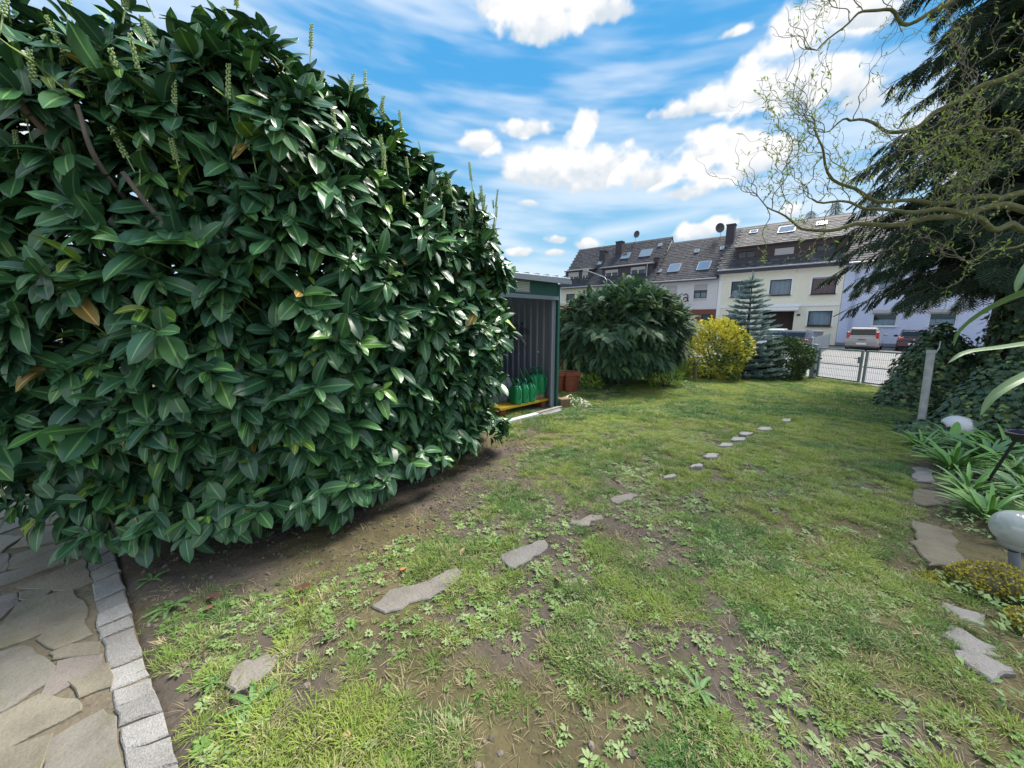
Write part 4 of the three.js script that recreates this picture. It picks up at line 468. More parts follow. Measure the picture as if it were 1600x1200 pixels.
// ---------- single weeds and dry leaves ----------
(function () {
  const r = rng(55), wl = leafGeo(1, 0.24, { curl: 0.5, fold: 0.12, rib: [1.5, 1.4, 1.5], wave: 0.12, shape: (t) => 0.35 + 0.65 * Math.sin(Math.PI * Math.min(1, t * 0.95 + 0.04)) * (0.75 + 0.25 * Math.cos(t * 22)) }); const wm = mat('dandelion', [0.1, 0.21, 0.06], 0.6, { vertexColors: true });
  [['dandelion', 'leafy dandelion rosette on the dark soil beside the kerb', -1.98, -1.89, 9, 0.13], ['dandelion', 'dandelion rosette in front of the rounded stepping stone', -1.11, -1.33, 8, 0.1], ['dandelion', 'low weed rosette beside the hooked stepping stone', -0.14, -2.5, 10, 0.09], ['dandelion', 'small seedling on the dark soil close to the hedge', -2.28, -2.1, 5, 0.08], ['dandelion', 'weed rosette between two stones next to the kerb setts', -1.36, -1.43, 7, 0.06], ['dandelion', 'broad leaved plantain rosette in the open lawn', 0.82, -1.38, 8, 0.09]].forEach(([n, l, x, z, c, s]) => { const g = thing(n, l, 'weed', [x, ground(x, z) - 0.002, z], 0, 'weed rosettes'); for (let i = 0; i < c; i++) { const w = i / c * TAU + r() * 0.5, t = 0.2 + r() * 0.5, m = mesh('leaf', wl, wm, g), k = s * (0.7 + 0.5 * r()); m.applyMatrix4(frame(V(0, 0.004, 0), V(Math.cos(w) * Math.cos(t), Math.sin(t), Math.sin(w) * Math.cos(t)), V(0, 1, 0), k, k, k)); } });
  const dl = leafGeo(1, 0.4, { curl: -0.5, fold: 0.35, rib: [1.4, 1.3, 1.2], wave: 0.1 }), dm = [mat('dryBrown', [0.19, 0.09, 0.055], 0.8, { vertexColors: true }), mat('dryOrange', [0.42, 0.17, 0.06], 0.75, { vertexColors: true }), mat('dryTan', [0.42, 0.3, 0.19], 0.8, { vertexColors: true })];
  [[-1.82, -1.97, 0.11, 0, 0.3, 'brown dry laurel leaf, the longer one under the hedge'], [-1.72, -1.9, 0.07, 0, 1.6, 'small curled brown leaf touching the longer dry leaf'], [-1.33, -2.0, 0.12, 0, -0.2, 'dark brown dry leaf on the edge of the hedge soil'], [-1.27, -1.93, 0.08, 0, 0.5, 'curled brown leaf beside the long stepping stone'], [-0.7, -2.22, 0.07, 1, 2.0, 'orange dry leaf lying above the long stepping stone'], [-0.84, -2.13, 0.06, 0, 0.2, 'brown leaf close to the orange dry leaf'], [0.28, -2.13, 0.085, 2, 1.4, 'pale tan dry leaf in front of the hooked stepping stone'], [1.05, -3.68, 0.08, 0, 0.9, 'reddish dry leaf alone in the middle of the lawn'], [-0.36, -2.34, 0.07, 2, -1.3, 'thin pale dry leaf between the two largest stepping stones'], [2.09, -1.7, 0.05, 2, 0.4, 'crumpled pale leaf in the grass near the three flat stones']].forEach(([x, z, s, k, w, l]) => { const m = mesh(numbered('dry_leaf'), dl, dm[k]); m.applyMatrix4(frame(V(x, ground(x, z) + 0.008, z), V(Math.cos(w), 0.06, Math.sin(w)), V(0.1, 1, 0.15), s, s, s)); tag(m, l, 'leaf', 'dry leaves on the ground'); });
  // snail shell like white ball and pebble in the soil
  const pe = mesh(numbered('pebble'), new THREE.IcosahedronGeometry(0.014, 2).scale(1.2, 0.7, 1), mat('pebbleTan', [0.45, 0.3, 0.15], 0.7)); pe.position.set(-0.66, ground(-0.66, -1.22) + 0.006, -1.22); tag(pe, 'small tan pebble on the bare soil patch', 'pebble');
})();
// ---------- metal tool shed and what stands in it ----------
const SH = V(0.84, 0, -6.92), SHT = R(43.5), sx = V(0.725, 0, -0.689), sz = V(0.689, 0, 0.725);
const shedAt = (x, y, z) => SH.clone().addScaledVector(sx, x).addScaledVector(sz, z).setY(y);
(function shed() {
  const g = thing('metal_shed', 'open fronted green and grey corrugated metal tool shed', 'shed', [SH.x, 0.0, SH.z], SHT);
  const inner = mat('shedGrey', [0.25, 0.25, 0.31], 0.5, { metalness: 0.2 }), green = mat('shedGreen', [0.018, 0.095, 0.08], 0.45), pale = mat('shedPale', [0.26, 0.3, 0.36], 0.45, { metalness: 0.3 }), W = 1.9, D = 2.0, Ht = 2.12;
  const corr = (len) => { const s = new THREE.Shape(), pts = [[0, 0]]; for (let x = 0; x < len - 0.02; x += 0.17) pts.push([x + 0.06, 0], [x + 0.08, 0.022], [x + 0.13, 0.022], [x + 0.15, 0]); pts.push([len, 0], [len, -0.008]); for (let i = pts.length - 3; i >= 0; i--) pts.push([pts[i][0], pts[i][1] - 0.008]); s.setFromPoints(pts.map((p) => new THREE.Vector2(...p))); return new THREE.ExtrudeGeometry(s, { depth: Ht, bevelEnabled: false }).rotateX(-Math.PI / 2); };
  mesh('side_panel', corr(D - 0.06).rotateY(Math.PI / 2).translate(-0.035, 0.03, -0.05), inner, g); mesh('side_panel', corr(D - 0.06).rotateY(Math.PI / 2).translate(-W + 0.03, 0.03, -0.05), inner, g); mesh('rear_panel', corr(W - 0.1).translate(-W + 0.05, 0.03, -D + 0.02), inner, g);
  mesh('door_jamb', box(0.1, Ht - 0.1, 0.03, -0.1, 1.06, -0.02), inner, g); mesh('corner_post', rbox(0.06, 2.3, 0.07, 0.008, 0.0, 1.15, 0.0), green, g); mesh('corner_post', rbox(0.06, 2.3, 0.07, 0.008, -W, 1.15, 0.0), green, g); mesh('rear_post', box(0.05, 2.2, 0.05, 0, 1.1, -D), green, g);
  mesh('header_panel', rbox(W - 0.06, 0.24, 0.05, 0.01, -W / 2, 2.2, 0.0), green, g); mesh('door_track', merge([box(W - 0.06, 0.05, 0.07, -W / 2, 2.055, 0.01), box(W - 0.06, 0.015, 0.09, -W / 2, 2.022, 0.02)]), pale, g);
  const v = new THREE.Group(); v.name = 'vent'; v.position.set(-0.95, 2.205, 0.03); g.add(v); mesh('vent_frame', merge([box(0.34, 0.02, 0.02, 0, 0.09, 0), box(0.34, 0.02, 0.02, 0, -0.09, 0), box(0.02, 0.16, 0.02, 0.16, 0, 0), box(0.02, 0.16, 0.02, -0.16, 0, 0)]), pale, v); for (let i = 0; i < 6; i++) mesh('slat', box(0.3, 0.018, 0.012, 0, -0.066 + i * 0.026, 0.004, [0.5, 0, 0]), mat('ventWhite', [0.6, 0.6, 0.58], 0.6), v);
  const rf = mesh('roof', rbox(W + 0.3, 0.045, D + 0.3, 0.012), pale, g); rf.position.set(-W / 2 + 0.0, 2.37, -D / 2 + 0.02); rf.rotation.z = 0.015; for (let i = 0; i < 9; i++) mesh('roof_rib', box(0.05, 0.02, D + 0.28, -0.98 + i * 0.245, 0.032, 0), pale, rf); mesh('roof_edge', box(W + 0.34, 0.07, 0.02, -W / 2, 2.33, 0.165), pale, g);
  mesh('floor_sheet', box(W - 0.08, 0.03, D - 0.08, -W / 2, 0.012, -D / 2 - 0.05), mat('shedFloor', [0.12, 0.11, 0.1], 0.9), g); mesh('screw', new THREE.SphereGeometry(0.018, 8, 6).translate(-0.06, 1.05, -0.42), M.frameWhite, g);
  // things in the shed
  const bd = thing('shelf_board', 'yellow painted board lying on red bricks in the shed', 'board', shedAt(-0.72, 0.165, -0.24).toArray(), SHT); mesh('board', rbox(1.25, 0.045, 0.3, 0.006, 0, 0, 0), mat('yellowBoard', [0.6, 0.38, 0.02], 0.7, { map: T.fine }), bd);
  for (const [x, l] of [[-0.2, 'red brick under the right end of the yellow board'], [-1.24, 'red brick under the hidden end of the yellow board']]) { const b = mesh(numbered('brick'), rbox(0.13, 0.112, 0.24, 0.008), mat('brickRed', [0.3, 0.08, 0.04], 0.9, { map: T.fine })); b.position.copy(shedAt(x, 0.085, -0.24)); b.rotation.y = SHT; tag(b, l, 'brick', 'bricks under the board'); }
  for (const [x, l] of [[-0.36, 'beige stone block on the yellow board, next to the front cans'], [-0.2, 'beige stone block at the end of the yellow board']]) { const b = mesh(numbered('stone_block'), rbox(0.14, 0.1, 0.14, 0.015), mat('beigeBlock', [0.42, 0.33, 0.24], 0.9, { map: T.stone })); b.position.copy(shedAt(x, 0.239, -0.24)); b.rotation.y = SHT; tag(b, l, 'block', 'beige blocks on the board'); }
  const green2 = mat('canGreen', [0.012, 0.24, 0.09], 0.4), cap = mat('canDark', [0.01, 0.05, 0.03], 0.5), blueCap = mat('canBlue', [0.03, 0.06, 0.2], 0.5);
  const canBody = (() => { const S = [], n = 20; for (const [y, w, d] of [[0, 0.92, 0.94], [0.01, 1, 1], [0.2, 1, 1], [0.27, 0.96, 0.92], [0.31, 0.8, 0.72], [0.325, 0.5, 0.5]]) { const q = []; for (let k = 0; k < n; k++) { const a = k / n * TAU, c = Math.cos(a), s = Math.sin(a); q.push([Math.sign(c) * Math.abs(c) ** 0.5 * 0.078 * w, y, Math.sign(s) * Math.abs(s) ** 0.5 * 0.12 * d]); } S.push(q); } const P = [], I = []; S.forEach((q) => q.forEach((p) => P.push(...p))); for (let i = 0; i < S.length - 1; i++) for (let k = 0; k < n; k++) { const a = i * n + k, b = i * n + (k + 1) % n; I.push(a, a + n, b, b, a + n, b + n); } for (let k = 1; k < n - 1; k++) { I.push(0, k, k + 1); const o = (S.length - 1) * n; I.push(o, o + k + 1, o + k); } const q = new THREE.BufferGeometry(); q.setAttribute('position', new THREE.Float32BufferAttribute(P, 3)); q.setAttribute('uv', new THREE.Float32BufferAttribute(new Array(P.length / 3 * 2).fill(0), 2)); q.setIndex(I); q.computeVertexNormals(); return q; })();
  const labels = ['green watering can farthest from the beige blocks in the front row', 'green watering can with a blue collar in the middle of the front row', 'green watering can at the end of the front row', 'green watering can raised on the inner beige block', 'green watering can raised on the outer beige block'];
  [[-0.88, 0.19, -0.2], [-0.7, 0.19, -0.2], [-0.53, 0.19, -0.2], [-0.36, 0.29, -0.27], [-0.19, 0.29, -0.27]].forEach(([x, y, z], i) => { const p = shedAt(x, y, z), c = thing('watering_can', labels[i], 'watering can', p.toArray(), SHT + (i - 2) * 0.06, 'green watering cans in the shed'); const s = i > 2 ? 1.12 : 1; c.scale.setScalar(s); mesh('body', canBody, green2, c); mesh('handle', tube(curve([V(0, 0.3, 0.09), V(0, 0.4, 0.085), V(0, 0.44, 0.03), V(0, 0.42, -0.04), V(0, 0.31, -0.07)], 16), 0.011, 7), green2, c); mesh('grip', tube(curve([V(0, 0.29, 0.1), V(0, 0.25, 0.15), V(0, 0.14, 0.15), V(0, 0.08, 0.115)], 10), 0.01, 6), green2, c); mesh('spout', tube([V(0, 0.1, -0.11), V(0, 0.25, -0.22), V(0, 0.4, -0.3)], [0.022, 0.016, 0.012], 8), green2, c); mesh('filler_neck', cyl(0.045, 0.05, 0.035, 0, 0.335, -0.005), i === 1 ? blueCap : cap, c); });
  const tp = new THREE.IcosahedronGeometry(0.3, 5), pp = tp.attributes.position; for (let i = 0; i < pp.count; i++) { const v = V().fromBufferAttribute(pp, i), n = fbm(v.x * 9 + 5, v.y * 9 + v.z * 7, 4, 501), f = 0.8 + 0.5 * n; pp.setXYZ(i, v.x * f * 1.2, Math.max(-0.3, v.y * f * 1.1), v.z * f); } tp.computeVertexNormals(); const ta = mesh(numbered('tarpaulin'), tp, mat('tarpGrey', [0.34, 0.33, 0.37], 0.6)); ta.position.copy(shedAt(-0.8, 0.32, -0.85)); ta.rotation.y = SHT; tag(ta, 'crumpled grey tarpaulin heaped behind the green cans', 'tarpaulin');
  const ht = thing('hanging_hose', 'pale hose end and dark wire basket hanging on the shed wall', 'tool', shedAt(-0.06, 1.3, -0.8).toArray(), SHT); mesh('hose', tube(curve([V(-0.02, 0.05, -0.8), V(-0.05, 0.1, -0.3), V(-0.06, 0.02, -0.05), V(-0.06, -0.12, 0.1)], 20), 0.022, 8), mat('hoseGrey', [0.42, 0.4, 0.4], 0.6), ht); const wb = []; for (let i = 0; i < 7; i++) wb.push(tube(curve([V(-0.05, 0.3 - i * 0.02, -0.25 + i * 0.07), V(-0.14, 0.18, -0.18 + i * 0.06), V(-0.05, 0.05 + i * 0.01, -0.2 + i * 0.07)], 8), 0.008, 5)); mesh('wire_basket', merge(wb), M.blackPlastic, ht); mesh('hook', box(0.06, 0.03, 0.03, -0.01, 0.3, -0.05), M.blackPlastic, ht);
  for (const [x0, x1, z, y, l] of [[-0.75, 0.02, 0.12, 0.05, 'weathered grey plank before the shed, nearest the opening'], [-0.72, -0.08, 0.2, 0.045, 'weathered grey plank before the shed, the middle one'], [-0.68, -0.2, 0.28, 0.04, 'short weathered grey plank before the shed on the lawn side']]) { const q = mesh(numbered('plank'), rbox(x1 - x0, 0.03, 0.075, 0.006), mat('oldPlank', [0.36, 0.35, 0.35], 0.9, { map: T.bark })); const c = shedAt((x0 + x1) / 2, 0, z); q.position.set(c.x, ground(c.x, c.z) + y - 0.012, c.z); q.rotation.y = SHT + 0.04; tag(q, l, 'plank', 'planks before the shed'); }
  const wb2 = mesh(numbered('sill_beam'), rbox(1.2, 0.07, 0.1, 0.01), mat('whiteBeam', [0.62, 0.63, 0.66], 0.6)); const bc = shedAt(-1.35, 0, 0.2); wb2.position.set(bc.x, ground(bc.x, bc.z) + 0.03, bc.z); wb2.rotation.y = SHT; tag(wb2, 'white beam lying before the shed beside the hedge', 'beam');
})();
(function redWall() { const g = thing('garden_wall', 'salmon red rendered garden wall behind the shed', 'wall', [0.4, -0.05, -13.2], R(-6)); mesh('wall', box(5.2, 2.25, 0.2, 0, 1.1, 0), mat('salmonWall', [0.42, 0.11, 0.09], 0.9, { map: T.plaster }), g); mesh('coping', rbox(5.3, 0.1, 0.32, 0.01, 0, 2.275, 0), mat('copingPale', [0.6, 0.58, 0.58], 0.8), g); })();
// ---------- terracotta planters ----------
(function () {
  const tc = mat('terracotta', [0.36, 0.1, 0.05], 0.75, { map: T.fine }), geo = (s, h) => { const o = new THREE.CylinderGeometry(s * 0.707, s * 0.55, h, 4, 1, true).rotateY(Math.PI / 4).translate(0, h / 2, 0); return o; };
  const pot = (x, z, s, h, turn, label) => { const g = thing('terracotta_planter', label, 'planter', [x, ground(x, z) - 0.005, z], turn, 'terracotta planters by the shed'); mesh('body', merge([geo(s, h), geo(s * 0.93, h).translate(0, 0.01, 0)]), tc, g); const rs = s * 1.1, t = 0.03; mesh('rim', merge([box(rs, 0.08, t, 0, h - 0.02, rs / 2 - t / 2), box(rs, 0.08, t, 0, h - 0.02, -rs / 2 + t / 2), box(t, 0.08, rs - 2 * t, rs / 2 - t / 2, h - 0.02, 0), box(t, 0.08, rs - 2 * t, -rs / 2 + t / 2, h - 0.02, 0)]), tc, g); mesh('soil_fill', box(s * 0.86, 0.05, s * 0.86, 0, h - 0.12, 0), mat('potSoil', [0.05, 0.04, 0.03], 1), g); mesh('base', box(s * 0.7, 0.02, s * 0.7, 0, 0.012, 0), tc, g); return g; };
  pot(1.36, -8.6, 0.36, 0.46, R(20), 'large square terracotta planter nearest the drooping conifer'); pot(0.98, -8.5, 0.34, 0.48, R(20), 'square terracotta planter half hidden behind the shed corner');
  const cp = mesh(numbered('clay_block'), rbox(0.22, 0.2, 0.16, 0.02), mat('clayTan', [0.33, 0.2, 0.12], 0.9, { map: T.stone })); cp.position.set(1.0, ground(1.0, -6.98) + 0.09, -6.98); cp.rotation.y = 0.4; tag(cp, 'tan clay block on the grass at the shed corner', 'block');
  const r = rng(81), pl = thing('variegated_creeper', 'small cream and green variegated creeper at the shed corner', 'plant', [1.2, ground(1.2, -7.2), -7.2]), l = []; for (let i = 0; i < 420; i++) { const a = r() * TAU, q = Math.sqrt(r()) * 0.32, y = 0.24 * (1 - q / 0.34) * r() + 0.01, c = r() < 0.45 ? [0.6, 0.58, 0.42] : [0.1, 0.18, 0.07], k = 0.75 + 0.5 * r(); l.push({ m: frame(V(Math.cos(a) * q * 1.2, y, Math.sin(a) * q * 0.8), V(Math.cos(a), 0.2 + r() - 0.5, Math.sin(a)), V(0, 1, 0.4), 1, 1, 1), c: new THREE.Color().setRGB(c[0] * k, c[1] * k, c[2] * k) }); } instances('foliage', smallLeaf(0.045, 0.035), mat('creeperLeaf', [1, 1, 1], 0.7), l, pl); for (let i = 0; i < 6; i++) { const a = i / 6 * TAU; mesh('stem', tube(curve([V(0, 0, 0), V(Math.cos(a) * 0.1, 0.15, Math.sin(a) * 0.1), V(Math.cos(a) * 0.3, 0.04, Math.sin(a) * 0.2)], 8), 0.004, 4), M.greenStem, pl); }
})();
// ---------- shrubs ----------
function ellipsoidPoint(r, min) { const u = r() * 2 - 1, a = r() * TAU, s = Math.sqrt(1 - u * u), k = min + (1 - min) * Math.cbrt(r()); return V(s * Math.cos(a) * k, u * k, s * Math.sin(a) * k); }
function barkMat(name, c) { return mat(name, c, 0.9, { map: T.bark, bumpMap: T.bark, bumpScale: 0.02 }); }
barkMat('brownBark', [0.13, 0.09, 0.065]); barkMat('greyBrownBark', [0.24, 0.21, 0.18]);
(function droopingConifer() {
  const P = [], q = rng(12), N = 19; for (let i = 0; i < N; i++) { const t = i / N, c = V(0, t * 0.44, -0.02 - t * t * 0.16), c2 = V(0, (t + 0.8 / N) * 0.44, -0.02 - (t + 0.8 / N) ** 2 * 0.16); for (const s of [-1, 1]) { const L = 0.115 * (1 - t * 0.75) * (0.8 + 0.4 * q()), e = c.clone().add(V(s * L, L * 0.55, -L * 0.32)), mid = c.clone().lerp(e, 0.55), n = V(-s * 0.5, 0.85, 0).multiplyScalar(0.008); P.push(c.x, c.y, c.z, mid.x - n.x, mid.y - n.y, mid.z, mid.x + n.x, mid.y + n.y, mid.z, mid.x - n.x, mid.y - n.y, mid.z, e.x, e.y, e.z, mid.x + n.x, mid.y + n.y, mid.z); for (let k = 1; k < 6; k++) { const f = c.clone().lerp(e, k / 6.2), d = V(s * 0.25, 0.9, -0.15).multiplyScalar(L * 0.36), o = V(s * 0.008, 0, 0.004); P.push(f.x - o.x, f.y, f.z - o.z, f.x + o.x, f.y - 0.008, f.z, f.x + d.x, f.y + d.y, f.z + d.z); } } const w = 0.006; P.push(c.x - w, c.y, c.z, c.x + w, c.y, c.z, c2.x, c2.y + 0.02, c2.z); }
  const frond = triGeo(P), g = thing('drooping_conifer', 'broad dark green conifer bush with drooping feathery sprays', 'bush', [2.85, ground(2.85, -9.75), -9.75]), r = rng(14), l = [];
  for (let i = 0; i < 17000; i++) { const d = ellipsoidPoint(r, i % 4 ? 0.8 : 0.25), lump = (r() < 0.07 ? 1.1 : 1) * (0.66 + 0.7 * fbm(d.x * 3.2 + 4, d.y * 6 + d.z * 3.2, 3, 521)); const p = V(d.x * 1.58 * lump, 1.28 + d.y * (d.y > 0 ? 1.12 : 1.02) * lump, d.z * 1.35 * lump); if (p.y < 0.12) continue; const o = V(d.x, d.y * 0.5 + 0.15, d.z).normalize(), k = 0.7 + 0.6 * r(), up = r() < 0.3 && d.y > 0.3 ? 0.5 : 0; o.multiplyScalar(0.7).add(V((r() - 0.5) * 1.1, (r() - 0.5) * 0.8 - 0.4 + up * 1.6, (r() - 0.5) * 1.1)); const tip = r() < 0.25 ? [0.16, 0.26, 0.1] : r() < 0.5 ? [0.09, 0.18, 0.1] : [0.055, 0.13, 0.065], s = 0.42 + 0.34 * r(); l.push({ m: frame(p.addScaledVector(o, -0.05), o, V(0, 1, 0).addScaledVector(d, 0.5), s, s, s), c: new THREE.Color().setRGB(tip[0] * k, tip[1] * k, tip[2] * k) }); }
  instances('foliage', frond, mat('coniferFrond', [1, 1, 1], 0.75, { transmission: 0.15, thickness: 0 }), l, g);
  for (let i = 0; i < 9; i++) { const a = i / 9 * TAU; mesh('stem', tube(curve([V(Math.cos(a) * 0.1, -0.1, Math.sin(a) * 0.1), V(Math.cos(a) * 0.3, 0.6, Math.sin(a) * 0.3), V(Math.cos(a) * 0.8, 1.6, Math.sin(a) * 0.7)], 10), (t) => 0.05 - 0.035 * t, 7), M.brownBark, g); }
})();
function leafBush(name, label, x, z, rx, ry, rz, cy, n, leaf, tint, mname, seed, { min = 0.55, lift = 0.3, stems = 7 } = {}) {
  const g = thing(name, label, 'bush', [x, ground(x, z), z]), r = rng(seed), l = []; for (let i = 0; i < n; i++) { const d = ellipsoidPoint(r, min), lump = (r() < 0.07 ? 1.1 : 1) * (0.68 + 0.64 * fbm(d.x * 2.8 + seed, d.y * 2.8 + d.z * 2.4, 3, 530 + seed)), p = V(d.x * rx * lump, cy + d.y * ry * lump, d.z * rz * lump); if (p.y < 0.05) continue; const o = d.clone().multiplyScalar(0.8).add(V((r() - 0.5) * 1.3, lift + (r() - 0.5), (r() - 0.5) * 1.3)), s = 0.7 + 0.6 * r(), c = tint(r, d, p), k = 0.75 + 0.5 * r(); l.push({ m: frame(p, o, d.clone().add(V(0, 0.6, 0)).add(V(r() - 0.5, r() - 0.5, r() - 0.5)), s, s, s), c: new THREE.Color().setRGB(c[0] * k, c[1] * k, c[2] * k) }); }
  instances('foliage', leaf, mat(mname, [1, 1, 1], 0.6, { transmission: 0.2, thickness: 0 }), l, g); for (let i = 0; i < stems; i++) { const a = i / stems * TAU + r(); mesh('stem', tube(curve([V(Math.cos(a) * 0.06, -0.06, Math.sin(a) * 0.06), V(Math.cos(a) * 0.25 * rx, cy * 0.6, Math.sin(a) * 0.25 * rz), V(Math.cos(a) * 0.65 * rx, cy + 0.4 * ry, Math.sin(a) * 0.65 * rz)], 8), (t) => 0.022 - 0.014 * t, 6), M.brownBark, g); } return g;
}
leafBush('golden_bush', 'rounded bush with bright yellow and green variegated leaves', 6.35, -11.55, 1.0, 0.9, 0.85, 0.86, 11000, smallLeaf(0.085, 0.055), (r, d, p) => fbm(p.x * 4 + 9, p.y * 4 + p.z * 3, 3, 541) + d.y * 0.22 + (r() - 0.5) * 0.3 > 0.42 ? [0.68, 0.63, 0.08] : r() < 0.4 ? [0.35, 0.4, 0.07] : [0.07, 0.13, 0.045], 'goldenLeaf', 1, { min: 0.7 });
leafBush('round_green_bush', 'dense dark green rounded bush right of the blue spruce beside the gate', 8.95, -12.25, 0.78, 0.68, 0.75, 0.62, 8500, smallLeaf(0.085, 0.05), (r) => r() < 0.2 ? [0.14, 0.22, 0.06] : [0.06, 0.12, 0.04], 'roundLeaf', 2, { min: 0.65 }); scene.getObjectByName('round_green_bush').userData.label = 'dense dark green rounded bush between the blue spruce and the gate';
leafBush('purple_heather', 'small purple flowering bush behind the golden bush', 5.6, -13.3, 0.5, 0.35, 0.5, 0.45, 900, smallLeaf(0.06, 0.05), (r) => r() < 0.65 ? [0.2, 0.035, 0.14] : [0.08, 0.1, 0.05], 'heatherLeaf', 3);
leafBush('lime_perennial', 'low lime green perennial clump under the drooping conifer', 3.9, -9.3, 0.42, 0.3, 0.35, 0.2, 900, smallLeaf(0.09, 0.03), () => [0.3, 0.42, 0.06], 'limeLeaf', 4, { lift: 0.8, min: 0.3, stems: 4 });
leafBush('lime_perennial', 'small lime green clump between the planter and the conifer', 1.95, -8.9, 0.25, 0.25, 0.25, 0.16, 400, smallLeaf(0.09, 0.03), () => [0.26, 0.38, 0.06], 'limeLeaf2', 5, { lift: 0.8, min: 0.3, stems: 3 });
leafBush('tall_grass_clump', 'tall light green grass clump left of the golden bush stake', 4.75, -11.3, 0.9, 0.3, 0.5, 0.22, 2200, smallLeaf(0.2, 0.014), () => [0.2, 0.33, 0.06], 'tallBlade', 6, { lift: 1.6, min: 0.1, stems: 2 }); scene.getObjectByName('tall_grass_clump').userData.label = 'tall light green grass clump around the wooden stake';
(function () { const x = 5.5, z = -11.0, g = thing('wooden_stake', 'short grey wooden stake with a small cap near the golden bush', 'stake', [x, ground(x, z) - 0.05, z]); mesh('post', rbox(0.06, 0.62, 0.06, 0.008, 0, 0.31, 0), mat('greyWood', [0.3, 0.27, 0.23], 0.9, { map: T.bark }), g); mesh('cap', rbox(0.13, 0.1, 0.11, 0.02, 0.02, 0.62, 0), mat('stakeCap', [0.45, 0.43, 0.4], 0.8), g); })();
function needleSpray(n, len, nl, w, seed, flat = 0) { const r = rng(seed), P = []; for (let i = 0; i < n; i++) { const t = (i + r()) / n, a = flat ? (i % 2 ? 0 : Math.PI) + (r() - 0.5) * 0.9 : i * 2.4, c = V(0, t * len, 0), d = V(Math.cos(a), 0.75 + 0.4 * r(), Math.sin(a) * (flat ? 0.35 : 1)).normalize(), L = nl * (0.7 + 0.5 * r()) * (1 - 0.45 * t * t), s = V(0, 1, 0).cross(d).normalize(); needle(P, c, c.clone().addScaledVector(d, L), w, s.lengthSq() ? s : V(1, 0, 0)); } needle(P, V(0, 0, 0), V(0, len, 0), w * 1.4, V(1, 0, 0)); needle(P, V(0, len * 0.9, 0), V(0, len + nl * 0.6, 0), w, V(1, 0, 0)); return triGeo(P); }
(function blueSpruce() {
  const x = 7.75, z = -12.3, g = thing('blue_spruce', 'small blue grey spruce tree between the golden and green bushes', 'tree', [x, ground(x, z), z]), r = rng(33), H = 3.25, l = [], br = []; mesh('trunk', tube([V(0, -0.1, 0), V(0.02, H * 0.5, 0), V(0, H, 0)], [0.07, 0.045, 0.008], 8), M.brownBark, g);
  const spray = needleSpray(50, 0.19, 0.06, 0.01, 3); const add = (p, d, s) => { const k = 0.75 + 0.5 * r(); l.push({ m: frame(p, d, V(0, 1, 0.2), s, s, s), c: new THREE.Color().setRGB(0.33 * k, 0.44 * k, 0.44 * k) }); };
  for (let h = 0.12; h < H - 0.12; h += 0.155 + 0.02 * r()) { const L = 1.12 * (1 - h / H) ** 0.85 + 0.05, n = 7 + Math.floor(L * 7); for (let i = 0; i < n; i++) { const a = i / n * TAU + r() * 0.6 + h * 5, q = L * (0.78 + 0.34 * r()), dir = V(Math.cos(a), 0, Math.sin(a)), at = (t) => V(0, h, 0).addScaledVector(dir, q * t).add(V(0, q * (0.16 * t - 0.28 * t * (1 - t) - 0.05), 0)); br.push(tube([at(0), at(0.35), at(0.7), at(1)], [0.012, 0.009, 0.006, 0.003], 4)); for (let t = 0.25; t < 1; t += 0.05 / Math.max(0.3, q)) { const s = t > 0.92 ? 0 : (r() < 0.5 ? 1 : -1), side = V(-dir.z, 0, dir.x); add(at(t), dir.clone().addScaledVector(side, s * (0.8 + 0.3 * r())).add(V(0, 0.15 + 0.2 * r(), 0)), 0.75 + 0.4 * r()); if (r() < 0.7) add(at(t), dir.clone().add(V(0, 0.7, 0)), 0.6); } add(at(0.97), dir.clone().add(V(0, 0.25, 0)), 1); } }
  for (let i = 0; i < 7; i++) add(V(0, H - 0.3 + i * 0.04, 0), V(Math.cos(i * 2.4) * 0.6, 1, Math.sin(i * 2.4) * 0.6), 1); add(V(0, H - 0.1, 0), V(0, 1, 0), 1.5);
  mesh('branches', merge(br), M.brownBark, g).userData.kind = 'stuff'; instances('crown', spray, mat('spruceNeedle', [1, 1, 1], 0.8), l, g);
})();
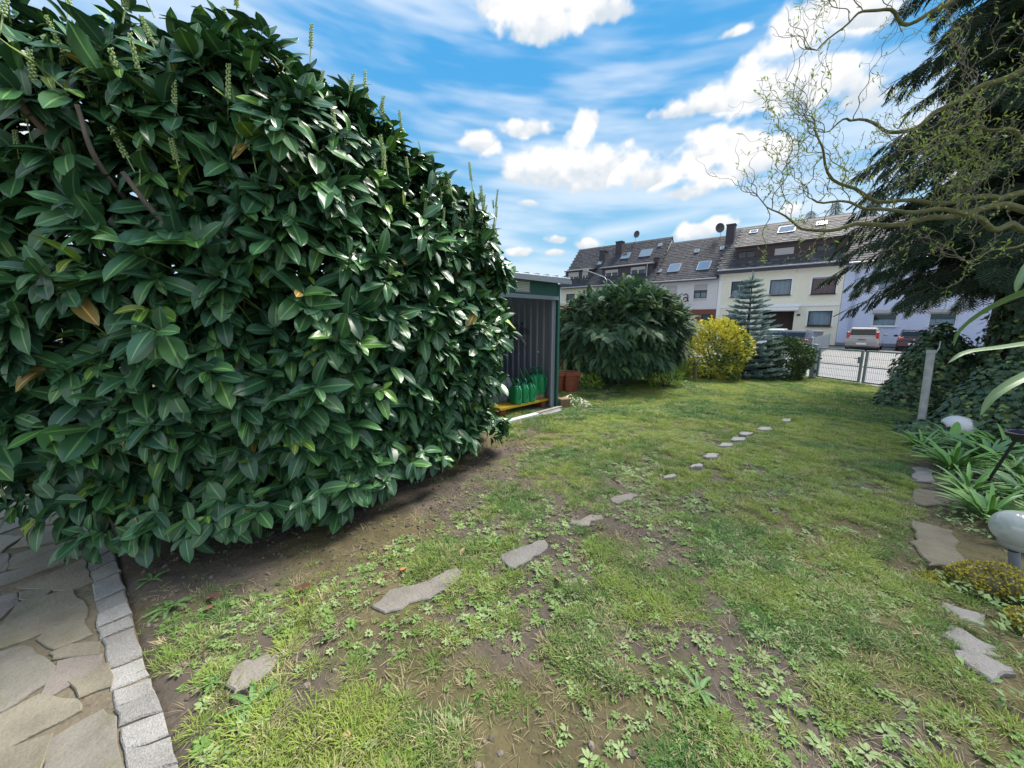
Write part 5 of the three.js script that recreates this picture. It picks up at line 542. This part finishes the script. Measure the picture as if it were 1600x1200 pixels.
// ---------- the big dark fir ----------
function bigFir(name, label, x, z, H, low, reach, n, colour, seed, { droop = 0.5, dens = 1, sprayLen = 0.42, y = null, group } = {}) {
  const g = thing(name, label, 'tree', [x, y ?? ground(x, z), z], 0, group), r = rng(seed), l = [], br = [], tw = Math.min(0.25, H * 0.018); mesh('trunk', tube([V(0, -0.3, 0), V(0.05, H * 0.4, 0), V(0, H * 0.8, 0.04), V(0, H, 0)], [tw * 1.2, tw * 0.85, tw * 0.35, 0.02], 10), M.brownBark, g);
  for (let h = low; h < H - 0.3; h += n * (0.8 + 0.4 * r())) { const L = reach * Math.max(0.05, 1 - (h - low) / (H - low)) ** 0.75 + 0.2, m = 8; for (let i = 0; i < m; i++) { const a = i / m * TAU + r() * 0.8 + h * 3, q = L * (0.55 + 0.5 * r()), dir = V(Math.cos(a), 0, Math.sin(a)), side = V(-dir.z, 0, dir.x), at = (t) => V(0, h, 0).addScaledVector(dir, q * t).add(V(0, q * (0.18 * t - droop * t * t), 0)); br.push(tube([at(0), at(0.33), at(0.66), at(1)], [0.035, 0.022, 0.014, 0.006].map((v) => v * Math.min(1, q / 2 + 0.3)), 5)); const step = 0.1 / dens / Math.max(0.4, q); for (let t = 0.12; t <= 1; t += step) { const k = 0.7 + 0.6 * r(), s = (0.75 + 0.5 * r()) * (0.7 + 0.3 * (1 - t)), sd = r() < 0.5 ? 1 : -1, wd = q * 0.16 * (1 - t * 0.7), p = at(t).addScaledVector(side, sd * wd * r()); p.y -= 0.06 * r(); l.push({ m: frame(p, dir.clone().multiplyScalar(0.25 + 0.5 * t * r()).addScaledVector(side, sd * (1.1 - t) * (0.3 + r())).add(V((r() - 0.5) * 0.4, -0.45 - 0.8 * r(), (r() - 0.5) * 0.4)), V(0, 1, 0).addScaledVector(dir, 0.4), s, s, s), c: new THREE.Color().setRGB(colour[0] * k, colour[1] * k, colour[2] * k) }); } } }
  mesh('branches', merge(br), M.brownBark, g).userData.kind = 'stuff'; instances('crown', (() => { const P = [], rr = rng(seed + 1), main = needleSpray(46, sprayLen, 0.05, 0.008, seed, 1), a = [main]; for (const s of [-1, 1]) for (const t of [0.15, 0.35, 0.55, 0.75]) { const q = needleSpray(20, sprayLen * 0.5 * (1.1 - t * 0.6), 0.045, 0.008, seed + t * 10, 1); q.applyMatrix4(frame(V(0, sprayLen * t, 0), V(s * 0.85, 0.8, -0.12 + 0.1 * rr()), V(0, 0, 1))); a.push(q); } return merge(a); })(), mat(name + 'Needle' + seed, [1, 1, 1], 0.8), l, g); return g;
}
bigFir('fir_tree', 'tall dark fir tree with low drooping branches above the ivy', 10.1, -7.6, 20, 2.75, 3.0, 0.29, [0.06, 0.1, 0.062], 61, { droop: 0.42, dens: 3.2, sprayLen: 0.38 });
bigFir('distant_fir', 'fir tree top nearest the dark chimney of the yellow house', 38.5, -50.5, 17.2, 5, 3, 0.6, [0.07, 0.11, 0.07], 63, { y: -0.6, sprayLen: 0.9, dens: 0.5, group: 'trees behind the houses' });
bigFir('distant_fir', 'fir tree top between the chimney and the willow limb', 42, -51, 18.0, 5, 3, 0.6, [0.07, 0.11, 0.07], 64, { y: -0.6, sprayLen: 0.9, dens: 0.5, group: 'trees behind the houses' });
bigFir('distant_fir', 'fir tree behind the yellow house, mostly hidden by willow twigs', 47.5, -52, 20, 5, 3.4, 0.6, [0.07, 0.11, 0.07], 65, { y: -0.6, sprayLen: 0.9, dens: 0.5, group: 'trees behind the houses' });
// ---------- corkscrew willow ----------
(function willow() {
  const B = V(7.5, 0, -4.75), g = thing('corkscrew_willow', 'corkscrew willow with twisted mossy limbs and fresh green leaves', 'tree', [B.x, ground(B.x, B.z), B.z]), r = rng(717), loc = (p) => p.clone().sub(B);
  const wood = mat('willowBark', [0.3, 0.27, 0.24], 0.9, { map: T.bark, bumpMap: T.bark, bumpScale: 0.02 }), limb = mat('willowLimb', [0.25, 0.24, 0.1], 0.9, { map: T.bark, bumpMap: T.bark, bumpScale: 0.012 });
  const trunkPts = curve([V(7.5, -0.2, -4.75), V(7.3, 1.6, -4.75), V(6.75, 3.2, -4.6), V(5.75, 4.5, -4.4), V(5.25, 5.3, -4.3), V(5.0, 6.6, -4.2), V(5.1, 8, -4.2)].map(loc), 30); mesh('trunk', tube(trunkPts, (t) => 0.24 - 0.17 * t, 12), wood, g);
  const limbs = []; const L = (pts, r0, r1) => { const c = curve(pts.map(loc), 34); c.forEach((p, i) => { if (i && i < 34) p.add(V(0, 0.018 * Math.sin(i * 1.1 + pts[0].x * 9), 0.03 * Math.cos(i * 0.9 + pts[0].y * 7))); }); limbs.push({ c, r0, r1 }); mesh('limb', tube(c, (t) => lerp(r0, r1, t) * 0.78, 8), limb, g); };
  L([V(7.0, 2.7, -4.65), V(5.71, 2.98, -4.45), V(5.01, 2.88, -4.4), V(4.46, 2.79, -4.4), V(3.82, 2.76, -4.4), V(3.39, 2.7, -4.4), V(3.05, 2.85, -4.4), V(2.8, 3.1, -4.5)], 0.055, 0.006);
  L([V(7.0, 2.6, -4.65), V(5.8, 2.78, -4.5), V(5.3, 2.72, -4.3), V(4.75, 2.86, -4.2), V(4.2, 2.88, -4.3), V(3.8, 2.98, -4.4), V(3.5, 3.1, -4.6)], 0.05, 0.012);
  L([V(6.6, 3.35, -4.55), V(5.7, 3.1, -4.5), V(5.26, 3.05, -4.4), V(4.6, 3.0, -4.4), V(4.05, 3.05, -4.4), V(3.6, 3.22, -4.4), V(3.3, 3.5, -4.3), V(3.2, 3.75, -4.3)], 0.045, 0.008);
  L([V(5.7, 4.45, -4.4), V(5.1, 4.2, -4.7), V(4.6, 3.9, -4.8), V(4.1, 4.1, -4.9), V(3.7, 3.9, -4.8)], 0.045, 0.008); L([V(5.3, 5.2, -4.3), V(4.6, 5.0, -4.2), V(4.1, 4.7, -4.3), V(3.6, 4.8, -4.3), V(3.2, 4.5, -4.4)], 0.04, 0.008); L([V(6.2, 3.9, -4.5), V(5.6, 3.6, -4.2), V(5.0, 3.5, -4.0), V(4.5, 3.6, -4.0), V(4.1, 3.4, -4.1)], 0.04, 0.008); L([V(7.0, 2.9, -4.6), V(6.0, 2.6, -3.9), V(5.2, 2.5, -3.8), V(4.6, 2.3, -3.9)], 0.035, 0.006);
  L([V(5.2, 5.4, -4.3), V(4.7, 5.6, -4.5), V(4.0, 5.4, -4.6), V(3.4, 5.5, -4.6)], 0.035, 0.008);
  const tw = [], leaves = []; const leaf = (p, d, young) => { const k = 0.7 + 0.6 * r(), s = 0.7 + 0.7 * r(); leaves.push({ m: frame(p, d, V(r() - 0.5, 0.6, r() - 0.5), s, s, s), c: new THREE.Color().setRGB(0.3 * k, 0.4 * k, 0.07 * k) }); };
  function twig(p0, dir, len, rad, depth, lush) { const pts = [p0.clone()], d = dir.clone().normalize(), n = Math.max(6, Math.round(len / 0.04)), ph = r() * TAU, fr = 0.75 + r() * 0.5; const u = V().crossVectors(d, V(0.2, 0.3, 1)).normalize(), v = V().crossVectors(d, u); let p = p0.clone(); for (let i = 1; i <= n; i++) { d.add(V((r() - 0.5) * 0.22, (r() - 0.5) * 0.22, (r() - 0.5) * 0.22)).normalize(); p = p.clone().addScaledVector(d, len / n).addScaledVector(u, 0.02 * Math.cos(i * fr + ph)).addScaledVector(v, 0.02 * Math.sin(i * fr + ph)); pts.push(p); if (depth < 2 && i > 2 && r() < (depth ? 0.1 : 0.2)) twig(p, d.clone().add(V((r() - 0.5) * 1.8, (r() - 0.4) * 1.6, (r() - 0.5) * 1.8)), len * (0.35 + 0.3 * r()), rad * 0.6, depth + 1, lush); if (r() < lush) { leaf(p, V(r() - 0.5, r() - 0.4, r() - 0.5)); if (r() < lush) leaf(p, V(r() - 0.5, r() - 0.4, r() - 0.5)); } } tw.push(tube(pts, (t) => Math.max(0.0016, rad * (1 - 0.75 * t)), 4)); }
  limbs.forEach(({ c }, li) => { const m = li < 3 ? 15 : 7; for (let i = 0; i < m; i++) { const k = 8 + Math.floor(r() * (c.length - 9)), down = r() < (li === 1 || li === 6 ? 0.45 : 0.2); twig(c[k], V((r() - 0.6) * 1.2, down ? -0.7 : 0.75 + r() * 0.7, (r() - 0.5) * 1.1), down ? 0.3 + r() * 0.4 : 0.45 + r() * 0.8, 0.0052, 0, li < 3 || li === 6 ? 0.55 : 0.22); } const e = c[c.length - 1]; for (let j = 0; j < 4; j++) twig(e, V(-1, 0.4 + r() * 0.8, (r() - 0.5)), 0.35 + r() * 0.4, 0.005, 0, 0.2); });
  mesh('twigs', merge(tw), mat('willowTwig', [0.2, 0.17, 0.13], 0.8), g).userData.kind = 'stuff';
  instances('foliage', smallLeaf(0.042, 0.014, 0.15), mat('willowLeaf', [1, 1, 1], 0.9, { transmission: 0.45, thickness: 0 }), leaves, g);
})();
// ---------- ivy ----------
const ivyLeaf = (() => { const o = [[0, 0], [0.35, -0.12], [0.62, 0.2], [0.36, 0.38], [0.42, 0.7], [0.18, 0.62], [0, 1.02]], pts = [...o, ...o.slice(1, -1).reverse().map(([x, y]) => [-x, y])], P = [], c = [0, 0.35, 0.0]; for (let i = 0; i < pts.length; i++) { const a = pts[i], b = pts[(i + 1) % pts.length]; P.push(...c, a[0], a[1], -Math.abs(a[0]) * 0.18, b[0], b[1], -Math.abs(b[0]) * 0.18); } return triGeo(P); })();
const ivyTone = (r) => { const k = 0.7 + 0.6 * r(), c = r() < 0.12 ? [0.18, 0.25, 0.07] : r() < 0.5 ? [0.07, 0.125, 0.06] : [0.045, 0.095, 0.05]; return new THREE.Color().setRGB(c[0] * k, c[1] * k, c[2] * k); };
mat('ivyFoliage', [1, 1, 1], 0.42, { specularIntensity: 0.8 }); mat('ivyCore', [0.13, 0.1, 0.075], 1, { map: T.bark });
function ivyMound(label, x, z, rx, h, rz, n, seed, s0 = 0.075, power = 1) {
  const g = thing('ivy_mound', label, 'ivy', [x, ground(x, z), z]), r = rng(seed), l = []; const core = new THREE.IcosahedronGeometry(1, 4), cp = core.attributes.position; const rad = (d) => 0.8 + 0.4 * fbm(d.x * 2.2 + seed, d.y * 2.2 + d.z * 1.7, 3, 600 + seed); for (let i = 0; i < cp.count; i++) { const v = V().fromBufferAttribute(cp, i), k = rad(v) * 0.86; cp.setXYZ(i, v.x * rx * k, Math.max(-0.1, v.y) * h * k, v.z * rz * k); } core.computeVertexNormals(); mesh('stump', core, M.ivyCore, g);
  for (let i = 0; i < n; i++) { const d = ellipsoidPoint(r, 1); if (d.y < -0.02) d.y = -d.y; const k = rad(d) * (0.88 + 0.17 * r()), p = V(d.x * rx * k, d.y * h * k, d.z * rz * k), nn = V(d.x / rx, d.y / h, d.z / rz).normalize(), s = s0 * (0.6 + 0.7 * r()); l.push({ m: frame(p, V((r() - 0.5) * 1.2, -0.8 + (r() - 0.5) * 0.6, (r() - 0.5) * 1.2).addScaledVector(nn, 0.35), nn.clone().add(V((r() - 0.5) * 0.6, 0.5 + (r() - 0.5) * 0.5, (r() - 0.5) * 0.6)), s, s, s), c: ivyTone(r) }); }
  instances('foliage', ivyLeaf, M.ivyFoliage, l, g); return g;
}
ivyMound('tall ivy covered mound behind the leaning pipe', 9.2, -7.95, 0.72, 1.6, 0.7, 3400, 3);
ivyMound('low ivy shoulder sloping from the tall mound to the lawn', 8.5, -7.75, 0.55, 0.75, 0.5, 1500, 4);
ivyMound('large dark ivy thicket around the foot of the fir tree', 10.0, -6.9, 0.95, 3.4, 0.7, 6500, 5, 0.085);
ivyMound('dark ivy thicket behind the strap leaved clumps beside the fir', 7.3, -5.25, 0.8, 1.05, 0.75, 3800, 7);
ivyMound('low ivy heap at the foot of the leaning pipe', 6.35, -5.35, 0.5, 0.22, 0.4, 900, 9, 0.06);
(function ivyCover() { const r = rng(808), l = []; for (let i = 0; i < 15000; i++) { const z = lerp(-9.6, -3.4, r()), x = -1.06 * z + 0.5 + r() * 4.2 - 0.15 * r(); if (towardStreet(x, z) > 13.2 || z > -4.4 && x < 5.6) continue; const s = 0.045 + 0.04 * r(), w = r() * TAU; l.push({ m: frame(V(x, ground(x, z) + 0.03 + 0.09 * r() * r(), z), V(Math.cos(w), (r() - 0.5) * 0.5, Math.sin(w)), V((r() - 0.5) * 0.8, 1, (r() - 0.5) * 0.8), s, s, s), c: ivyTone(r) }); } tag(instances('ivy_ground_cover', ivyLeaf, M.ivyFoliage, l), 'dark ivy covering the ground of the planted bed', 'ivy'); })();
leafBush('mixed_shrub', 'yellowish green leafy shrub between the two ivy mounds', 8.6, -6.1, 0.4, 0.35, 0.35, 0.4, 1200, smallLeaf(0.08, 0.055), (r) => r() < 0.3 ? [0.25, 0.26, 0.06] : [0.06, 0.11, 0.04], 'mixedLeaf', 8, { min: 0.5 });
(function bin() { const x = 10.4, z = -8.7, g = thing('wheelie_bin', 'dark bin with a blue lid half hidden behind the ivy', 'bin', [x, ground(x, z), z], R(-30)); const b = new THREE.CylinderGeometry(0.42, 0.34, 0.95, 4).rotateY(Math.PI / 4).translate(0, 0.5, 0); mesh('body', b, mat('binDark', [0.06, 0.06, 0.07], 0.6), g); mesh('rim', rbox(0.66, 0.06, 0.66, 0.02, 0, 0.98, 0), mat('binPale', [0.5, 0.53, 0.58], 0.6), g); mesh('lid', rbox(0.7, 0.11, 0.74, 0.05, 0, 1.07, 0), mat('binBlue', [0.05, 0.15, 0.5], 0.5), g); for (const s of [-1, 1]) mesh('wheel', new THREE.CylinderGeometry(0.1, 0.1, 0.05, 16).rotateZ(Math.PI / 2).translate(s * 0.22, 0.1, -0.28), M.tyre, g); })();
// ---------- pipe, lamps ----------
(function () { const x = 6.48, z = -5.66, g = thing('leaning_pipe', 'pale grey pipe standing in the ivy, leaning slightly', 'pipe', [x, ground(x, z) - 0.05, z]); mesh('pipe', tube([V(0, 0, 0), V(-0.03, 0.65, 0), V(-0.06, 1.3, 0)], 0.047, 16), mat('pipeGrey', [0.58, 0.58, 0.6], 0.7, { map: T.fine }), g); mesh('top_cap', cyl(0.053, 0.053, 0.05, -0.06, 1.3, 0), M.pipeGrey, g); mesh('bracket', tube([V(-0.02, 1.28, 0.03), V(0.02, 1.36, 0.03), V(0.03, 1.46, 0.02)], 0.008, 5), M.zinc, g); })();
(function () { const x = 6.5, z = -5.2, g = thing('ball_lamp', 'white ball lamp sunk in the ivy beside the leaning pipe', 'lamp', [x, ground(x, z), z]); mesh('ball', new THREE.SphereGeometry(0.19, 32, 20).scale(1, 0.9, 1).translate(0, 0.16, 0), mat('whiteBall', [0.72, 0.72, 0.74], 0.5), g); mesh('crack', tube([V(-0.02, 0.332, 0.03), V(0.02, 0.28, 0.14), V(0.05, 0.2, 0.178)], 0.004, 4), M.blackPlastic, g); mesh('seat_ring', cyl(0.12, 0.13, 0.07, 0, 0.0, 0), M.blackPlastic, g); })();
(function () { const x = 3.3, z = -2.2, g = thing('globe_lamp', 'weathered clear globe lamp on a grey stem beside the moss', 'lamp', [x, ground(x, z) - 0.02, z]); mesh('globe', new THREE.SphereGeometry(0.125, 40, 24).scale(1, 0.93, 1).translate(-0.02, 0.3, 0), mat('clearGlobe', [0.68, 0.7, 0.71], 0.12, { transmission: 0.5, thickness: 0, ior: 1.5 }), g); mesh('inner_socket', cyl(0.03, 0.03, 0.1, -0.02, 0.25, 0), mat('socketWhite', [0.6, 0.6, 0.58], 0.7), g); mesh('collar', new THREE.LatheGeometry([[0.07, 0.225], [0.078, 0.21], [0.074, 0.175], [0.05, 0.165], [0.03, 0.16]].map((p) => new THREE.Vector2(...p)), 28).translate(-0.02, 0, 0), mat('collarGrey', [0.36, 0.37, 0.37], 0.6), g); mesh('stem', tube([V(0.02, 0, 0), V(-0.02, 0.15, 0)], 0.026, 12), mat('stemGrey', [0.25, 0.28, 0.33], 0.6), g); })();
(function () { const x = 4.6, z = -3.4, b = V(x, ground(x, z), z), t = V(4.42, 0.66, -3.1), g = thing('solar_light', 'small black solar spike light leaning among the leaves', 'lamp', b.toArray()); t.sub(b); mesh('stake', tube([V(0, -0.05, 0), t], 0.012, 8), M.blackPlastic, g); const h = mesh('lamp_head', merge([cyl(0.085, 0.075, 0.035, 0, 0, 0, 24), cyl(0.05, 0.04, 0.05, 0, -0.04, 0, 24)]), M.blackPlastic, g); h.position.copy(t); h.rotation.z = 0.12; mesh('panel', box(0.09, 0.006, 0.09, 0, 0.0205, 0), mat('solarPanel', [0.02, 0.025, 0.06], 0.15), h); })();
// ---------- moss, strap leaved clumps, near plant ----------
(function () {
  const mm = mat('moss', [0.3, 0.27, 0.02], 1), mosses = [[2.98, -2.06, 0.22, 0.14, 0.14, 'mossy yellow green boulder in front of the globe lamp'], [2.85, -1.72, 0.16, 0.08, 0.14, 'second moss covered stone nearer the pale strap leaves'], [2.75, -2.12, 0.16, 0.025, 0.1, 'flat moss patch creeping from the mossy boulder to the lawn']]; const r = rng(91);
  mosses.forEach(([x, z, rx, h, rz, label], q) => { const g = thing('moss_cushion', label, 'moss', [x, ground(x, z), z]), geo = new THREE.IcosahedronGeometry(1, 5), p = geo.attributes.position, rad = (v) => 0.82 + 0.4 * fbm(v.x * 3 + q * 9, v.y * 3 + v.z * 3, 4, 640); for (let i = 0; i < p.count; i++) { const v = V().fromBufferAttribute(p, i), k = rad(v); p.setXYZ(i, v.x * rx * k, Math.max(-0.3, v.y) * h * k, v.z * rz * k); } geo.computeVertexNormals(); mesh('stone', geo, mat('mossStone', [0.09, 0.08, 0.04], 1), g); const l = []; for (let i = 0; i < 3000; i++) { const d = ellipsoidPoint(r, 1); if (d.y < -0.05) continue; const k = rad(d), s = 0.6 + 0.8 * r(), t = 0.7 + 0.6 * r(), y = r() < 0.7 && d.y > 0.15; l.push({ m: frame(V(d.x * rx * k, d.y * h * k, d.z * rz * k), V(d.x / rx, d.y / h + 3, d.z / rz).normalize().add(V(r() - 0.5, r() - 0.5, r() - 0.5)), V(r(), r(), 1), s, s, s), c: new THREE.Color().setRGB((y ? 0.52 : 0.24) * t, (y ? 0.47 : 0.23) * t, 0.05 * t) }); } instances('moss_tufts', needleSpray(7, 0.008, 0.009, 0.0022, 5), mat('mossTuft', [1, 1, 1], 1), l, g); });
  const strap = [leafGeo(1, 0.075, { curl: 0.8, fold: 0.2, rows: 8, rib: [1.1, 1.1, 1.1], shape: (t) => Math.min(1, 0.6 + t) * Math.sqrt(Math.max(0, 1 - t ** 4)) }), leafGeo(1, 0.06, { curl: 1.2, fold: 0.25, rows: 8, rib: [1.1, 1.1, 1.1], shape: (t) => Math.min(1, 0.6 + t) * Math.sqrt(Math.max(0, 1 - t ** 4)) }), leafGeo(1, 0.2, { curl: 0.8, fold: 0.18, rows: 8, rib: [1.25, 1.2, 1.1], wave: 0.05 })];
  const sm = [mat('strapGreen', [0.17, 0.35, 0.075], 0.5, { vertexColors: true }), mat('strapBlue', [0.16, 0.29, 0.13], 0.5, { vertexColors: true }), mat('strapLime', [0.22, 0.33, 0.05], 0.55, { vertexColors: true })];
  const clump = (x, z, n, len, mi, k, label, group = 'strap leaved clumps in the bed') => { const g = thing('strap_leaf_clump', label, 'plant', [x, ground(x, z) - 0.01, z], 0, group); for (let i = 0; i < n; i++) { const w = i * 2.4 + r() * 0.6, t = 0.12 + 0.7 * Math.sqrt(i / n), s = len * (0.65 + 0.5 * r()), m = mesh('leaf', strap[r() < 0.12 ? 2 : k], sm[r() < 0.85 ? mi : (mi + 1) % 2], g); m.applyMatrix4(frame(V(Math.cos(w) * 0.05 * r(), 0, Math.sin(w) * 0.05 * r()), V(Math.cos(w) * Math.sin(t), Math.cos(t), Math.sin(w) * Math.sin(t)), V(-Math.cos(w), 0.6, -Math.sin(w)), s, s, s)); } };
  clump(4.85, -3.85, 64, 0.42, 0, 0, 'bright green strap leaved clump next to the mossy edging slab'); clump(3.95, -2.85, 56, 0.36, 0, 0, 'green strap leaved clump just behind the globe lamp'); clump(5.55, -4.1, 50, 0.55, 1, 1, 'blue green long strap leaves behind the bright green clump'); clump(4.75, -3.2, 44, 0.42, 1, 1, 'strap leaved clump around the black solar light'); clump(6.75, -5.0, 46, 0.42, 2, 0, 'lime green strap leaves beside the white ball lamp'); clump(5.9, -4.75, 44, 0.45, 0, 1, 'strap leaved clump in front of the dark ivy thicket'); clump(3.75, -2.45, 16, 0.3, 0, 2, 'broad tulip like leaves between the globe lamp and the strap clump'); clump(4.35, -3.3, 40, 0.36, 0, 0, 'bright strap leaved clump between the solar light and the edging slabs'); clump(5.3, -3.7, 44, 0.46, 0, 1, 'strap leaved clump right behind the solar light'); clump(6.15, -4.4, 40, 0.45, 0, 0, 'strap leaved clump before the ivy thicket, away from the lawn'); clump(5.4, -4.65, 38, 0.36, 0, 0, 'short strap leaved clump at the lawn edge near the leaning pipe'); clump(4.2, -2.65, 36, 0.36, 0, 1, 'strap leaved clump farther behind the globe lamp'); clump(3.05, -1.75, 12, 0.22, 0, 1, 'sparse thin leaves beside the second moss covered stone');
  const x = 7.0, z = -5.75, f = thing('daffodil', 'single yellow daffodil flower beside the leaning pipe', 'flower', [x, ground(x, z), z]); mesh('stalk', tube([V(0, 0, 0), V(-0.02, 0.42, 0.05)], 0.006, 5), M.strapGreen, f); const ye = mat('daffodilYellow', [0.75, 0.5, 0.02], 0.6); for (let i = 0; i < 6; i++) { const w = i / 6 * TAU, m = mesh('petal', smallLeaf(0.06, 0.035), ye, f); m.applyMatrix4(frame(V(-0.02, 0.43, 0.06), V(Math.cos(w), Math.sin(w), 0.15), V(0, 0, 1))); } mesh('trumpet', new THREE.CylinderGeometry(0.022, 0.012, 0.04, 12, 1, true).rotateX(Math.PI / 2).translate(-0.02, 0.43, 0.085), ye, f);
  { const l = [], q = rng(919); for (let i = 0; i < 9000; i++) { const z = lerp(-5.2, -1.3, q()), xx = -1.06 * z + 0.5 + q() * 2.4; if (fbm(xx * 3, z * 3, 2, 651) < 0.42 || EDGE.some((p) => insideDist(xx, z, p) < 0.05)) continue; const s = 0.45 + 0.65 * q(), w = q() * TAU, k = 0.7 + 0.6 * q(); l.push({ m: frame(V(xx, ground(xx, z) + 0.02 + 0.05 * q(), z), V(Math.cos(w), 0.5, Math.sin(w)), V(0, 1, 0.2), s, s, s), c: new THREE.Color().setRGB(0.14 * k, 0.24 * k, 0.07 * k) }); } tag(instances('bed_weeds', smallLeaf(0.045, 0.026, 0.2), mat('bedWeed', [1, 1, 1], 0.65), l), 'low leafy weeds covering the soil of the planted bed', 'weeds'); }
  // the large leaved plant at the picture's right edge
  const B = V(2.72, 0, -1.42), g = thing('large_leaved_plant', 'tall plant with long pale green drooping leaves beside the lawn edge', 'plant', [B.x, ground(B.x, B.z) - 0.02, B.z]); const stemM = mat('canePale', [0.24, 0.27, 0.12], 0.6); mesh('stem', tube(curve([V(0, 0, 0), V(0.03, 0.8, 0.02), V(-0.02, 1.85, 0)], 12), (t) => 0.022 - 0.01 * t, 10), stemM, g);
  const strip = (pts, wid, nor) => { const c = curve(pts.map((p) => p.clone().sub(B)), 16), P = [], U = [], C = [], I = []; c.forEach((p, i) => { const t = i / 16, d = V().subVectors(c[Math.min(16, i + 1)], c[Math.max(0, i - 1)]).normalize(), s = V().crossVectors(d, nor).normalize(), w = wid * Math.min(1, 0.35 + t * 2.2) * Math.pow(Math.max(0.0001, 1 - t ** 3), 0.7) / 2, n2 = V().crossVectors(s, d); [-1, -0.5, -0.05, 0.05, 0.5, 1].forEach((k, j) => { const q = p.clone().addScaledVector(s, k * w).addScaledVector(n2, Math.abs(k) * w * 0.35); P.push(q.x, q.y, q.z); U.push(k * w, t); const e = j === 2 || j === 3 ? 1.25 : 1; C.push(e, e, e); }); }); for (let i = 0; i < 16; i++) for (let k = 0; k < 5; k++) { const q = i * 6 + k; I.push(q, q + 1, q + 6, q + 1, q + 7, q + 6); } const o = new THREE.BufferGeometry(); o.setAttribute('position', new THREE.Float32BufferAttribute(P, 3)); o.setAttribute('uv', new THREE.Float32BufferAttribute(U, 2)); o.setAttribute('color', new THREE.Float32BufferAttribute(C, 3)); o.setIndex(I); o.computeVertexNormals(); return o; };
  const lm = mat('paleLeaf', [0.17, 0.26, 0.12], 0.45, { vertexColors: true, specularIntensity: 1 });
  mesh('leaf', strip([V(2.7, 1.55, -1.42), V(2.35, 1.75, -1.38), V(2.0, 1.78, -1.36), V(1.75, 1.71, -1.35), V(1.63, 1.62, -1.35), V(1.61, 1.56, -1.35)], 0.075, V(-0.15, 1, -0.9)), mat('darkLeaf', [0.07, 0.17, 0.025], 0.55, { vertexColors: true }), g); mesh('leaf', strip([V(2.7, 1.4, -1.42), V(2.35, 1.56, -1.38), V(2.0, 1.58, -1.36), V(1.78, 1.555, -1.35), V(1.65, 1.535, -1.35), V(1.6, 1.5, -1.35)], 0.03, V(0, 1, 0.35)), lm, g); mesh('leaf', strip([V(2.7, 1.2, -1.42), V(2.35, 1.46, -1.38), V(2.05, 1.49, -1.36), V(1.88, 1.44, -1.35), V(1.79, 1.37, -1.35), V(1.76, 1.3, -1.35)], 0.042, V(-0.3, 1, 0.5)), lm, g); mesh('leaf', strip([V(2.7, 1.7, -1.42), V(2.3, 1.93, -1.38), V(2.0, 1.93, -1.36), V(1.84, 1.87, -1.35), V(1.785, 1.79, -1.34), V(1.78, 1.75, -1.34)], 0.035, V(-0.4, 1, 0.3)), lm, g); mesh('leaf', strip([V(2.7, 1.8, -1.42), V(2.9, 2.0, -1.36), V(3.15, 1.9, -1.35), V(3.3, 1.7, -1.35)], 0.08, V(0.2, 1, 0.3)), lm, g); mesh('leaf', strip([V(2.72, 1.1, -1.42), V(2.85, 1.3, -1.2), V(3.0, 1.25, -1.05), V(3.1, 1.05, -0.95)], 0.08, V(0.2, 1, 0.3)), lm, g);
})();
scene.traverse((o) => { if (o.isMesh) { o.castShadow = true; o.receiveShadow = true; } });
renderer.render(scene, camera);
